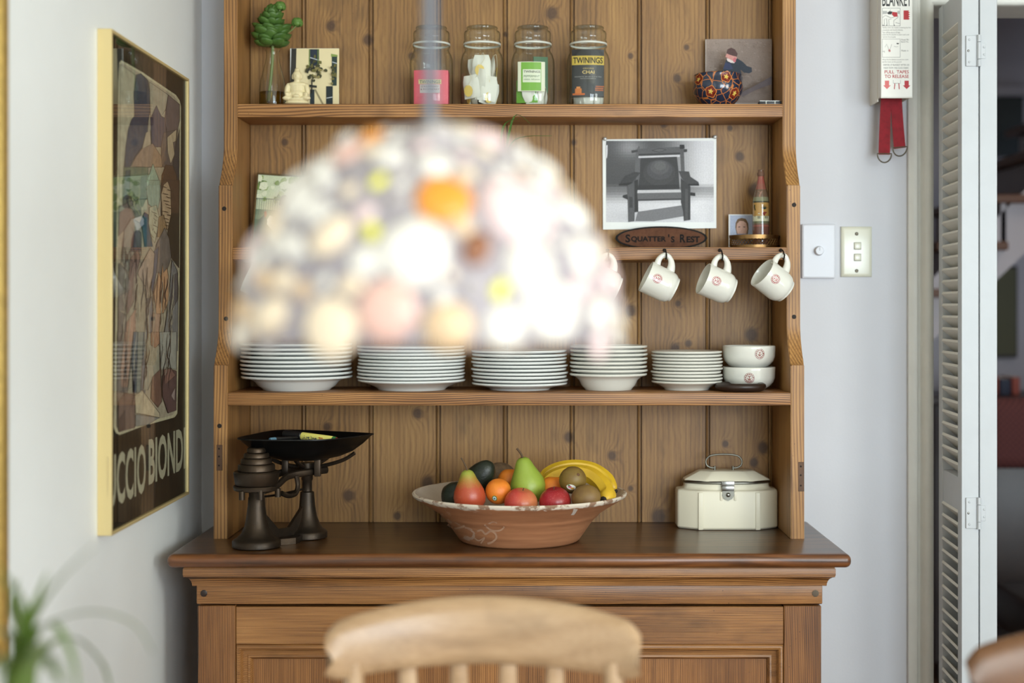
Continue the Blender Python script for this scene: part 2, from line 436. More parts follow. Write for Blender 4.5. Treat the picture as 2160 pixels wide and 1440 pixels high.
window('window_added', 'white six-pane window added in the right-hand wall to brighten the left wall', (XR + .06, SY0), (XR + .06, SY1))  # unseen window, added along with its side fill
# ---- door casing
prof = [(-.058, 0), (-.058, -.014), (-.050, -.018), (-.038, -.018), (-.036, -.013), (-.030, -.012), (-.028, -.016), (-.020, -.024), (-.010, -.026), (-.002, -.022), (0, -.018), (0, .0)]
def casing(mb, side):
    xj = DX0 if side < 0 else DX1
    p = [(xj + (o if side < 0 else -o), YW + d) for o, d in prof]
    n = len(p)
    mb.add([(x, y, 0) for x, y in p] + [(x, y, DZ + (-o if True else 0)) for (x, y), (o, d) in zip(p, prof)], [(i, (i + 1) % n, n + (i + 1) % n, n + i) for i in range(n)] + [tuple(range(n)), tuple(range(n, 2 * n))])
t1 = MB(); casing(t1, -1); struct(t1.build('trim_1', M_trim), 'chipped cream moulded architrave beside the folding door')
t1 = MB(); casing(t1, 1); struct(t1.build('trim_2', M_trim), 'cream moulded architrave on the far side of the doorway')
n = len(prof); t1 = MB()
t1.add([(DX0 + o, YW + d, DZ - o) for o, d in prof] + [(DX1 - o, YW + d, DZ - o) for o, d in prof], [(i, (i + 1) % n, n + (i + 1) % n, n + i) for i in range(n)])
struct(t1.build('trim_3', M_trim), 'cream moulded architrave over the doorway')
jb = MB(); jb.box(DX0 - .012, DX0, YW, YH + .012, 0, DZ); jb.box(DX1, DX1 + .012, YW, YH + .012, 0, DZ); jb.box(DX0 - .012, DX1 + .012, YW, YH + .012, DZ, DZ + .012)
struct(jb.build('trim_4', M_trim, smooth=0), 'cream door lining')
# ---- folding louvre door, two leaves folded together at right angles to the wall
door = thing('door_1', 'white folding louvre door folded open at the doorway', None, (0.955, 3.2, 0)); struct(door)
LEN, THK, DZ0, DZ1 = 0.222, 0.037, 0.012, 2.075
def leaf(ox, oy, ang, mirror):
    lf = bpy.data.objects.new('door_leaf', None); COL.objects.link(lf); lf.parent = door
    lf.location = (ox - door.location.x, oy - door.location.y, 0); lf.rotation_euler = (0, 0, ang)
    # local: +y runs from the near edge back towards the wall, x is the thickness
    m = MB(); sw = .034
    m.box(0, THK, 0, sw, DZ0, DZ1, .0015, 1); 
    m.build('near_stile', M_door, lf, world=False)
    MB().box(0, THK, LEN - sw, LEN, DZ0, DZ1, .0015, 1).build('far_stile', M_door, lf, world=False)
    zr = [(DZ0, .16), (ZW(1077, 3.1), .078), (ZW(28, 3.1), DZ1 - ZW(28, 3.1))]
    rails = [(DZ0, DZ0 + .16), (ZW(1082, 3.1), ZW(1008, 3.1)), (ZW(48, 3.1), DZ1)]
    for a, b in rails: MB().box(.003, THK - .003, sw, LEN - sw, a, b, .001, 1).build('door_rail', M_door, lf, world=False)
    sl = None; pitch = .0268
    for (a, b) in ((rails[0][1], rails[1][0]), (rails[1][1], rails[2][0])):
        k = int((b - a) / pitch); p = (b - a) / k
        for i in range(k):
            z = a + p * (i + .5)
            if sl is None:
                s_ = MB(); w = .019; hh = .0032
                # outer edge high, inner edge low
                s_.add([(-.001, sw, w * .72), (.002, sw, w * .72 + .005), (THK + .001, sw, -w * .72), (THK - .002, sw, -w * .72 - .005)] + [(-.001, LEN - sw, w * .72), (.002, LEN - sw, w * .72 + .005), (THK + .001, LEN - sw, -w * .72), (THK - .002, LEN - sw, -w * .72 - .005)],
                       [(0, 1, 2, 3), (7, 6, 5, 4), (0, 4, 5, 1), (1, 5, 6, 2), (2, 6, 7, 3), (3, 7, 4, 0)])
                sl = s_.build('slat', M_slat, lf, world=False, smooth=0); o = sl
            else:
                o = sl.copy(); COL.objects.link(o); o.parent = lf
            o.location = (0, 0, z)
    return lf
A1 = -math.atan((1316 - VPX) / F)
n1 = W(2028, 645, 3.075)
l1 = leaf(n1.x, n1.y, A1, False)
n2 = W(2066.5, 645, 3.073)
l2 = leaf(n2.x, n2.y, A1 - R(2.0), True)
for py in (107, 1082):
    z = ZW(py, 3.07)
    h = MB()
    x0, x1 = XW(2038, 3.07), XW(2083, 3.07); xm = XW(2064.5, 3.07)
    h.box(x0, xm, 3.0705, 3.076, z - .033, z + .033, .0006, 1); h.box(xm, x1 - .004, 3.0705, 3.076, z - .017, z + .017, .0006, 1)
    for za, zb in ((-.034, -.019), (-.018, .018), (.019, .034)):
        h.tube([(xm, 3.068, z + za), (xm, 3.068, z + zb)], .0042, 10)
    h.build('hinge', M_door, door)
    for dx, dz in ((-.020, .024), (-.020, -.024), (-.022, 0), (.012, .008), (.012, -.008)):
        MB().ball((xm + dx, 3.0702, z + dz), (.0026, .0012, .0026), 10, 6).build('screw', M_steel if dz == 0 else M_door, door)
# ---- the hall behind
sbox('floor_hall', 'dark floor of the hall', W_floor, DX0 - 1.5, 4.6, YH, 6.6, -0.06, 0.0)
sbox('ceiling_hall', 'dim hall ceiling', M_hall, DX0 - 1.5, 4.6, YH, 6.6, 2.9, 3.0)
sbox('wall_hall_back', 'dim mauve-grey hall wall', M_hall, DX0 - 1.5, 4.6, 6.4, 6.5, 0, 2.9)
sbox('wall_hall_left', 'dim hall side wall', M_hall, DX0 - 1.5, DX0 - 1.4, YH, 6.4, 0, 2.9)
sbox('wall_hall_right', 'dim hall side wall by the stairs', M_hall, 4.5, 4.6, YH, 6.4, 0, 2.9)
st = thing('staircase', 'pale staircase with brown treads rising across the dim hall', 'staircase', (1.6, 5.2, 0))
def sd(x): return 1.469 + (x - 1.607) * .945         # underside line of the flight at Y = 5
tw = pbr('tread_brown', (104, 66, 40), 0.5, var=0.2)
MB().prism([(.2, sd(.2)), (2.6, sd(2.6)), (2.6, sd(2.6) + .22), (.2, sd(.2) + .22)], 0, -.03, M=at(FRONT, (0, 5.0, 0))).build('stringer', M_hall, st, smooth=0)
MB().add([(.2, 5.03, sd(.2)), (2.6, 5.03, sd(2.6)), (2.6, 5.85, sd(2.6)), (.2, 5.85, sd(.2)), (.2, 5.03, sd(.2) + .02), (2.6, 5.03, sd(2.6) + .02), (2.6, 5.85, sd(2.6) + .02), (.2, 5.85, sd(.2) + .02)], [(0, 1, 2, 3), (7, 6, 5, 4), (0, 4, 5, 1), (2, 6, 7, 3), (0, 3, 7, 4), (1, 5, 6, 2)]).build('soffit', M_hall, st, smooth=0)
for k in range(-4, 6):
    z = 1.776 + .165 * k; x = 1.607 + (z - 1.60) / .945
    MB().box(x - .22, x + .03, 4.97, 5.85, z - .03, z, .004, 1).build('tread', tw, st)
    MB().box(x + .012, x + .03, 5.0, 5.84, z, z + .135).build('riser', M_hall, st, smooth=0)
o = thing('hall_picture', 'small dark framed picture under the hall staircase', 'picture', W(2125, 755, 5.9))
a, b = W(2095, 755, 5.9), W(2152, 560, 5.9)
MB().box(a.x, b.x, 5.93, 5.955, a.z, b.z, .003, 1).build('picture_frame', W_dark, o)
pm = MB(); fn = lambda u, v: (a.x + (b.x - a.x) * u, 5.929, a.z + (b.z - a.z) * v)
for pl, c in (([(.06, .03), (.94, .03), (.94, .97), (.06, .97)], (96, 92, 66)), ([(.1, .5), (.6, .55), (.7, .8), (.1, .8)], (38, 46, 54)), ([(.4, .1), (.8, .1), (.75, .5), (.5, .5)], (122, 96, 62))):
    pm.poly([Vector(fn(*q)) + Vector((0, -.0005 * (c[0] % 7), 0)) for q in pl], col=c)
pm.build('artwork', M_print, o)
sbt = sbox('wall_hall_partition', 'pale partition behind the hall picture', M_hall, 1.3, 3.2, 5.96, 6.0, 0, 1.62)
o = thing('hall_cabinet', 'low dark cabinet against the hall partition', 'cabinet', (1.9, 5.35, 0))
cz = ZW(830, 5.4); MB().box(1.45, 2.4, 5.2, 5.6, .08, cz - .025, .004, 1).build('body', W_dark, o); MB().box(1.43, 2.42, 5.18, 5.61, cz - .025, cz, .004, 1).build('top', W_dark, o)
for x in (1.5, 2.35):
    for y in (5.25, 5.55): MB().box(x - .02, x + .02, y - .02, y + .02, 0, .08).build('leg', W_dark, o, smooth=0)
for i, (x, w_, h_, c, nm) in enumerate(((1.66, .035, .062, (40, 110, 150), 'teal'), (1.70, .03, .07, (150, 72, 50), 'rust-red'), (1.735, .04, .06, (36, 40, 60), 'navy'), (1.78, .03, .066, (150, 66, 44), 'orange-red'))):
    o = thing('book', nm + ' book standing on the hall cabinet', 'book', (x, 5.4, cz), group='books in the hall')
    MB().box(x, x + w_, 5.33, 5.47, cz, cz + h_, .002, 1).build('cover', pbr('book_%d' % i, c, 0.5), o)
    MB().box(x + .003, x + w_ - .003, 5.335, 5.473, cz + .003, cz + h_ + .0005).build('pages', pbr('paper', (214, 206, 188), 0.7), o, smooth=0)
o = thing('armchair', 'high-backed hall armchair draped in dark red checked cloth', 'armchair', (2.0, 4.75, 0))
t = NT('red_check'); sp = t.new('ShaderNodeSeparateXYZ'); t.set(sp.inputs[0], t.obco())
c1 = t.math('SINE', t.math('MULTIPLY', t.math('ADD', sp.outputs[0], sp.outputs[2]), 300.)); c2 = t.math('SINE', t.math('MULTIPLY', t.math('SUBTRACT', sp.outputs[0], sp.outputs[2]), 300.))
t.l.new(t.ramp(t.math('ADD', t.math('MULTIPLY', t.math('ADD', c1, c2), .25), .5), [(.3, lin((66, 30, 30))), (.7, lin((112, 58, 52)))]), t.b.inputs['Base Color']); t.b.inputs['Roughness'].default_value = .85
zt, zb = ZW(838, 4.8), ZW(975, 4.8)
m = MB(); m.box(1.5, 2.25, 4.74, 4.86, zb - .02, zt, .05, 4); m.build('draped_cloth', t.m, o)
MB().box(1.53, 2.22, 4.78, 4.85, .35, zb + .02, .02, 2).build('backrest', W_dark, o)
MB().box(1.52, 2.23, 4.3, 4.8, .32, .46, .03, 3).build('seat', W_dark, o)
for x in (1.56, 2.19):
    for y in (4.34, 4.8): MB().box(x - .025, x + .025, y - .025, y + .025, 0, .34, .004, 1).build('leg', W_dark, o)
o = thing('hall_painting', 'dark green framed painting high on the hall wall above the stairs', 'painting', W(2128, 335, 6.38))
a, b = W(2060, 330, 6.38), W(2156, 205, 6.38)
MB().box(a.x, b.x, 6.36, 6.4, a.z, b.z, .004, 1).build('board', pbr('dark_green', (44, 50, 42), 0.5, var=.2), o)
MB().box(a.x - .03, b.x + .03, 6.34, 6.4, b.z, b.z + .05, .004, 1).build('top_moulding', M_hall, o)

# ================================================================== the dresser: base
bs = thing('dresser_cupboard', 'brown pine dresser base with a dark polished top and a panelled front', 'dresser', (-0.058, 3.12, 0))
YF = 2.93; BX0, BX1 = -0.702, 0.588; TZ = 0.88
def endsel(c): return (c.x < -.75 or c.x > .636) or (c.y < 2.894)
splits = [2.893, 2.916, 3.10, 3.348]
for i in range(3):
    a, b = splits[i], splits[i + 1]
    if i == 0: MB().box(-.755, .641, a, b - .0006, .852, TZ, .0125, 5, sel=lambda c: (c.y < 2.9) or ((c.x < -.75 or c.x > .636) and c.y < 2.91)).build('top_plank', W_edge, bs, smooth=60)
    else: MB().box(-.755, .641, a + .0006, b - .0006, .852, TZ - .0004 * i, .0125, 5, sel=lambda c: (c.x < -.75 or c.x > .636) and c.z != 0 and abs(c.z - .866) > .005).build('top_plank', W_top, bs, smooth=60)
# mitred moulding under the top
mp = [(0, .811), (.007, .811), (.0075, .816), (.009, .821), (.012, .826), (.017, .830), (.0215, .8315), (.0215, .834), (.0225, .835), (.0225, .848), (.020, .852), (0, .852)]
m = MB(); n = len(mp)
path = [(BX0, 3.345, -1, 0), (BX0, YF, -1, -1), (BX1, YF, 1, -1), (BX1, 3.345, 1, 0)]
m.add([(x + dx * o, y + dy * o, z) for x, y, dx, dy in path for o, z in mp], [(k * n + i, k * n + (i + 1) % n, (k + 1) * n + (i + 1) % n, (k + 1) * n + i) for k in range(3) for i in range(n)])
m.build('cornice_moulding', W_base, bs)
MB().box(BX0, BX1, YF, YF + .03, .7715, .811, .0025, 2).build('frieze_rail', W_base, bs)
for px in (430, 1720):
    c = W(px, 1251, YF); MB().lathe([(0, -.002), (.0068, -.002), (.0072, .0006), (.006, .0012), (0, .0012)], 14, M=at(FRONT, c)).build('peg', W_dark if px < 500 else pbr('grey_peg', (96, 84, 70), .7), bs)
sx0, sx1 = -.622, .5087
MB().box(BX0 + .002, sx0 - .0006, YF + .003, YF + .035, .0, .768, .0015, 1).build('stile', W_basev, bs)
MB().box(sx1 + .0006, BX1 - .002, YF + .003, YF + .035, .0, .768, .0015, 1).build('stile', W_basev, bs)
MB().box(sx0, sx1, YF + .006, YF + .03, .6875, .7655, .0012, 1).build('top_rail', W_base, bs)
MB().box(sx0, sx1, YF + .006, YF + .03, .05, .16, .0012, 1).build('bottom_rail', W_base, bs)
MB().box(sx0 + .03, sx1 - .03, YF + .022, YF + .03, .15, .665).build('panel', W_basev, bs, smooth=0)
fp = [(0, .030), (0, .008), (.002, .0045), (.006, .003), (.010, .0045), (.012, .009), (.014, .013), (.018, .014), (.022, .0145), (.025, .012), (.028, .012), (.031, .016), (.033, .020), (.033, .030)]
m = MB(); n = len(fp); z0, z1 = .16, .6875
cs = [(sx0, z0, 1, 1), (sx1, z0, -1, 1), (sx1, z1, -1, -1), (sx0, z1, 1, -1)]
m.add([(x + dx * o, YF + d, z + dz * o) for x, z, dx, dz in cs for o, d in fp], [(k * n + i, k * n + i + 1, ((k + 1) % 4) * n + i + 1, ((k + 1) % 4) * n + i) for k in range(4) for i in range(n - 1)])
m.build('panel_moulding', W_base, bs)
for x0, x1 in ((BX0 + .002, BX0 + .024), (BX1 - .024, BX1 - .002)): MB().box(x0, x1, YF + .035, 3.345, 0, .852).build('side_panel', W_basev, bs, smooth=0)
MB().box(BX0 + .024, BX1 - .024, 3.33, 3.345, .05, .852).build('back_panel', W_basev, bs, smooth=0)
MB().box(BX0 - .012, BX1 + .012, YF - .010, YF + .003, 0, .055, .003, 1).build('plinth', W_base, bs)

# ================================================================== the dresser: rack
rk = thing('dresser_rack', 'open pine plate rack with three shelves and boarded back', 'dresser', (-0.061, 3.2, TZ))
Y1, Y2, Y3 = 3.19, 3.137, 3.089            # front of the upper, middle and lower part of the sides
RX0, RX1, IX0, IX1, RT = -0.703, 0.5805, -0.6725, 0.551, 2.30
pts = [(3.348, TZ), (Y3, TZ), (Y3, ZC - .129), (Y3 + .006, ZC - .1275)]
for k in range(1, 9):
    t = k / 8; pts.append((Y3 + .006 + (Y2 - Y3 - .006) * math.sin(t * math.pi / 2), ZC - .1275 + .088 * t))
pts += [(Y2, ZC + .266), (Y2 + .007, ZC + .2675)]
for k in range(1, 9):
    t = k / 8; pts.append((Y2 + .007 + (Y1 - Y2 - .007) * math.sin(t * math.pi / 2), ZC + .2675 + .095 * t))
pts += [(Y1, RT), (3.348, RT)]
def side(x0, x1):
    b = bmesh.new()
    vs = [b.verts.new((x0, y, z)) for y, z in pts]; f = b.faces.new(vs)
    r = bmesh.ops.extrude_face_region(b, geom=[f])
    for v in r['geom']:
        if isinstance(v, bmesh.types.BMVert): v.co.x = x1
    es = [e for e in b.edges if abs(e.verts[0].co.x - e.verts[1].co.x) < 1e-6 and max(e.verts[0].co.y, e.verts[1].co.y) < 3.3]
    bmesh.ops.bevel(b, geom=es, offset=.0018, segments=2, affect='EDGES')
    return MB().bm(b).build('side_panel', W_side, rk)
side(RX0, IX0); side(IX1, RX1)
MB().box(IX0, IX1, Y1, 3.345, ZC + .4232, ZC + .453, .0022, 2).build('shelf', W_shelf, rk)
MB().box(IX0, IX1, Y2, 3.345, ZC + .1014, ZC + .1297, .0022, 2).build('shelf', W_shelf, rk)
MB().box(IX0, IX1, Y3, 3.345, ZC - .2162, ZC - .1884, .0022, 2).build('shelf', W_shelf, rk)
MB().box(RX0 - .04, RX1 + .04, Y1 - .04, 3.349, RT, RT + .03, .006, 2).build('top_board', W_shelf, rk)
MB().box(RX0, RX1, Y1 - .012, Y1 + .004, RT - .07, RT, .004, 2).build('top_frieze', W_shelf, rk)
for wi, (a, b) in enumerate(zip(JT, JT[1:])):
    pr = [(a + .0006, .014), (a + .0006, .0065), (a + .0014, 0), (b - .0112, 0), (b - .0104, .0065), (b - .0086, .0065), (b - .0078, .0008), (b - .0056, -.0004), (b - .0034, .0008), (b - .0024, .0065), (b - .0006, .0065), (b - .0006, .014)]
    n = len(pr); m = MB()
    m.add([(x, YB + d, TZ) for x, d in pr] + [(x, YB + d, RT) for x, d in pr], [(i, (i + 1) % n, n + (i + 1) % n, n + i) for i in range(n)] + [tuple(range(n)), tuple(range(n, 2 * n))])
    m.build('back_board', W_boards[wi], rk)
for px, py, y in ((473, 440, Y2), (477, 672, Y2), (1675, 432, Y2), (1675, 668, Y2), (463, 898, Y3)):
    c = W(px, py, y - .0004); MB().lathe([(0, -.003), (.0045, -.003), (.005, .0002), (.003, .0006), (0, .0002)], 10, M=at(FRONT, c)).build('nail', M_nail, rk)
for px, py, dz in ((463, 965, .028), (1690, 1005, .032)):
    c = W(px, py, Y3)
    MB().box(c.x - .0065, c.x + .0065, Y3 - .0008, Y3 + .004, c.z - dz, c.z + dz, .0006, 1).build('repair_patch', pbr('patch_wood', (96, 66, 42), .6, var=.3, vscale=40), rk)
    for q in (-.6, .1, .7): MB().ball((c.x - .001, Y3 - .0008, c.z + dz * q), (.002, .0008, .002), 8, 5).build('nail', M_nail, rk)
# ================================================================== china on the plate shelf
SH1, SH2, SH3 = ZC + .453, ZC + .1297, ZC - .1884        # tops of the three shelves
def plate_mesh(name, Rr, h, mat, deep=False, foot=.62):
    f = foot * Rr
    if deep: pr = [(0, .003), (f * .9, .003), (f * .92, 0), (f, 0), (f * 1.03, .003), (f * 1.16, h * .30), (f * 1.26, h * .62), (Rr * .84, h * .80), (Rr - .006, h - .003)]
    else: pr = [(0, .003), (f * .9, .003), (f * .92, 0), (f, 0), (f * 1.03, .003), (f * 1.12, h * .35), (Rr * .82, h * .62), (Rr - .006, h - .0035)]
    pr += [(Rr - .0015, h - .0028), (Rr, h - .0005), (Rr - .0008, h + .0018), (Rr - .004, h + .0025), (Rr * .82, h * .62 + .005), (f * 1.05, h * .35 + .003), (f * .8, .0062), (0, .0062)]
    return MB().lathe(pr, 56).build(name, mat, smooth=50)
stacks = [  # px left, right, rim y bottom, rim y top, base y, count, material, deep, kind, where
    (510, 743, 794, 724, 823, 9, M_white, True, 'dinner_plate', 'wide-rimmed white soup plate', 'leftmost stack of china'),
    (755, 982, 802, 729, 823, 11, M_white, False, 'dinner_plate', 'white dinner plate', 'second china stack from the left'),
    (995, 1197, 807, 737, 821, 10, M_white, False, 'side_plate', 'white luncheon plate', 'middle stack of china'),
    (1201, 1365, 784, 724, 818, 8, M_cream, True, 'soup_bowl', 'cream rimmed bowl', 'stack of deep cream bowls'),
    (1374, 1523, 800, 736, 818, 10, M_cream, False, 'saucer', 'small cream saucer', 'saucer stack beside the stamped bowls')]
for (a, b, yb, yt, y0, cnt, mat, deep, nm, lb, wh) in stacks:
    Yc = 3.207 if b - a > 190 else 3.20
    Rr = (b - a) / 2 * Yc / F; Yc = min(Yc, YB - .004 - Rr) if Rr > .12 else Yc
    xc = XW((a + b) / 2, Yc); Yr = Yc - Rr * .9
    h = max((y0 - yb) * 3.12 / F, .014); gap = (yb - yt) / (cnt - 1) * 3.12 / F
    pro = None
    for i in range(cnt):
        if pro is None: pro = plate_mesh(nm, Rr, h, mat, deep, .60 if deep else .62); o = pro
        else: o = pro.copy(); COL.objects.link(o)
        j = .0022 if i else 0
        o.location = (xc + random.uniform(-j, j), Yc - abs(random.uniform(-j, j)), SH3 + .0004 + gap * i)
        o.rotation_euler = (random.uniform(-.003, .003) * (i > 0), random.uniform(-.004, .004) * (i > 0), random.uniform(0, 6))
        w = 'at the bottom of the ' if i == 0 else 'on top of the ' if i == cnt - 1 else ordinal(i) + ' from the bottom of the '
        tag(o, lb + ' ' + w + wh, 'plate' if nm != 'soup_bowl' else 'bowl', 'plates in the ' + wh)
# round stamp, wrapped on a turned surface
def stamp(parent, Rr, a0, z0, rad, col, loc=None, rfun=None):
    m = MB(); m.keep = True; rf = rfun or (lambda z: Rr)
    def fn(s, t):
        r = rf(z0 + t) + .00025; a = a0 + s / r
        return Vector((r * math.cos(a), r * math.sin(a), z0 + t))
    def ring(r0, r1, n=28, gaps=0):
        for i in range(n):
            if gaps and i % gaps == gaps - 1: continue
            q0, q1 = 2 * math.pi * i / n, 2 * math.pi * (i + 1) / n
            m.poly([fn(r0 * math.cos(q0), r0 * math.sin(q0)), fn(r1 * math.cos(q0), r1 * math.sin(q0)), fn(r1 * math.cos(q1), r1 * math.sin(q1)), fn(r0 * math.cos(q1), r0 * math.sin(q1))], col=col)
    ring(rad * .93, rad); ring(rad * .62, rad * .82, 40, 3)
    for pts, w in (([(-.34, .34), (.34, .34)], .12), ([(0, .40), (0, -.35)], .13), ([(-.40, .05), (-.12, -.36)], .1), ([(.40, .05), (.12, -.36)], .1), ([(-.3, -.42), (.3, -.42)], .08)):
        strip_quads(m, lambda s, t: fn(s * rad, t * rad), pts, w, col)
    return m.build('stamp', M_gloss, parent, world=False, smooth=0)
# two stacked bowls
bp = [(0, .003), (.030, .003), (.031, 0), (.036, 0), (.037, .002), (.047, .008), (.055, .017), (.0585, .027), (.0592, .045), (.0595, .0495), (.0582, .051), (.0568, .0495), (.056, .028), (.050, .013), (.035, .0065), (0, .0065)]
for i, (lb, a0, zz) in enumerate((('lower of the two stamped cream bowls stacked by the rack side', -1.70, .028), ('upper of the two stamped cream bowls, resting on the other', -1.30, .034))):
    c = Vector((XW(1580, 3.21), 3.212, SH3 + .0004 + .0475 * i))
    o = thing('rice_bowl', lb, 'bowl', c, group='stamped bowls')
    b_ = MB().lathe(bp, 48).build('body', M_cream, o, world=False, smooth=50)
    stamp(b_, .0590, a0, zz, .0115, (138, 54, 44), rfun=lambda z: .0585 if z < .03 else .0592)
o = MB().lathe([(0, 0), (.044, 0), (.052, .003), (.0565, .009), (.0555, .015), (.050, .0185), (.043, .0175), (.038, .0125), (0, .0115)], 40).build('wooden_dish', W_dark, smooth=50); o.location = (XW(1562, 3.146), 3.147, SH3 + .0003)
tag(o, 'small dark brown turned wooden dish in front of the stamped bowls', 'dish')
# ---- mugs on hooks
mpf = [(0, .0035), (.0235, .0035), (.0245, 0), (.0275, 0), (.0280, .0040), (.0300, .0055), (.0332, .0105), (.0350, .018), (.0355, .026), (.0356, .060), (.0360, .067), (.0355, .0695), (.0340, .0695), (.0330, .067), (.0325, .024), (.0305, .013), (.024, .0085), (0, .008)]
def make_mug(label, c, tilt, yaw, hook):
    o = thing('mug', label, 'mug', (0, 0, 0), group='mugs hung from the middle shelf')
    ax = Vector((-math.cos(tilt) * math.cos(yaw), -math.cos(tilt) * math.sin(yaw), math.sin(tilt)))
    hx = Vector((0, 0, 1)) - ax * ax.z; hx.normalize(); hy = ax.cross(hx)
    M3 = Matrix((hx, hy, ax)).transposed()
    o.rotation_euler = M3.to_euler(); o.location = Vector(c) - ax * .035
    b_ = MB().lathe(mpf, 40).build('body', M_cream, o, world=False, smooth=50)
    pth = bez([(.027, 0, .026), (.036, 0, .0265), (.0455, 0, .0290), (.0545, 0, .0345), (.0605, 0, .0430), (.0595, 0, .0520), (.0520, 0, .0580), (.0420, 0, .0595), (.0300, 0, .0570)], 4)
    nn = len(pth); m = MB(); m.tube(pth, [.0100 - .0050 * min(1, i / (nn * .42)) + .0022 * max(0, (i - nn * .72) / (nn * .28)) for i in range(nn)], 12, flat=1.15)
    m.build('handle', M_cream, o, world=False, smooth=60)
    vw = M3.inverted() @ Vector((c[0] * -.25, -1, .0)); a0 = math.atan2(vw.y, vw.x)
    sgn = 1 if math.sin(-a0) > 0 else -1
    stamp(b_, .0357, a0 + sgn * .16, .0485, .0104, (170, 56, 68))
    return o
MY = 3.098
mugs = [('cream mug with red stamp hanging from the hook nearest the chair picture', 1392, 597, 26, 4, (1397, 545)),
        ('cream mug with red stamp, second from the right, hanging below the brass tray', 1513, 600, 23, 9, (1519, 547)),
        ('rightmost cream mug with red stamp, turned to show its inside', 1632, 594, 36, 17, (1640, 546)),
        ('cream mug half hidden at the right edge of the shell lampshade', 1272, 597, 24, 5, (1275, 545)),
        ('cream mug half hidden at the left edge of the shell lampshade', 553, 597, 25, 5, (556, 545))]
for lb, px, py, tl, yw, hk in mugs:
    c = W(px, py, MY); m = make_mug(lb, c, R(tl), R(yw), hk)
    # top of the handle in the world, and the hook that carries it
    M = Matrix.Translation(m.location) @ m.rotation_euler.to_matrix().to_4x4()
    hp = M @ Vector((.0555, 0, .0470))
    h = thing('cup_hook', 'dark wire cup hook carrying the mug ' + {1392: 'nearest the chair picture', 1513: 'second from the right', 1632: 'farthest right', 1272: 'at the right edge of the lampshade', 553: 'at the left edge of the lampshade'}[px], 'hook', (hp.x, Y2, ZC + .128), group='cup hooks')
    zt = ZC + .1225
    pts_ = bez([(hp.x, Y2 + .012, zt), (hp.x, Y2 - .006, zt + .001), (hp.x, Y2 - .028, zt - .002), (hp.x, MY - .008, zt - .012), (hp.x, MY - .010, hp.z + .006), (hp.x, MY - .002, hp.z - .0024), (hp.x, MY + .008, hp.z - .001), (hp.x, MY + .011, hp.z + .007)], 5)
    MB().tube(pts_, .0016, 8).build('wire', M_nail, h)
    MB().lathe([(0, -.001), (.0042, -.001), (.0042, .0008), (.0022, .0016), (0, .0016)], 12, M=at(FRONT, (hp.x, Y2 - .0004, zt))).build('flange', M_nail, h)

# ================================================================== middle shelf
def flat_art(parent, layers, Y, name='print', mat=None, z=0.00012, fn=None):
    m = MB(); m.keep = True
    f_ = fn or (lambda px, py, k: W(px, py, Y - .0002 - z * k))
    for k, (pl, c) in enumerate(layers):
        p = [f_(a, b, k) for a, b in pl]
        # make every piece face the room
        m.poly(p, col=c)
    o = m.build(name, mat or M_photo, parent, smooth=0)
    return o
def rect(x0, y0, x1, y1): return [(x0, y1), (x1, y1), (x1, y0), (x0, y0)]
# pinned photograph of a squatter's chair
yp = YB - .0035
o = thing('pinned_photograph', 'black and white photograph of a wooden armchair pinned to the back boards', 'photograph', W(1391, 485, yp))
pc = [W(1272, 484, yp), W(1511, 481, yp), W(1511, 291, yp), W(1271, 294, yp)]
MB().add([p + Vector((0, d, 0)) for d in (0, .0006) for p in pc], [(3, 2, 1, 0), (4, 5, 6, 7), (0, 1, 5, 4), (1, 2, 6, 5), (2, 3, 7, 6), (3, 0, 4, 7)]).build('paper', pbr('photo_paper', (228, 230, 226), .35), o, smooth=0)
def q(cx, cy): return (1220 + cx / 3.512, 250 + cy / 3.512)          # measured in an enlargement of the photograph
def Q(*p): return [q(*a) for a in p]
g = lambda v: (v, v, int(v * 1.02))
L = []
n_, m_ = 44, 30                  # backdrop of the print: dark at the left and pale at the right, above a pale floor
def sst(a, b, x): x = max(0, min(1, (x - a) / (b - a))); return x * x * (3 - 2 * x)
for i in range(n_):
    for j in range(m_):
        u, v = (i + .5) / n_, (j + .5) / m_
        wl_ = 92 + 128 * sst(.42, .95, u) + 60 * math.exp(-((u - .22) / .12) ** 2 - ((v - .08) / .12) ** 2) - 18 * v * (1 - u)
        fl_ = 112 + 96 * sst(.58, .80, v) + 70 * sst(.7, .95, u) * (1 - v) + 20 * u - 26 * math.exp(-((u - .45) / .3) ** 2 - ((v - .93) / .06) ** 2)
        val = wl_ + (fl_ - wl_) * sst(.535, .57, v)
        x0, x1 = 205 + 798 * i / n_, 205 + 798 * (i + 1) / n_; y0, y1 = 165 + 602 * j / m_, 165 + 602 * (j + 1) / m_
        L.append((Q((x0, y1), (x1, y1), (x1, y0), (x0, y0)), g(int(max(60, min(226, val))))))
flat_art(o, L, yp, 'backdrop', z=0)
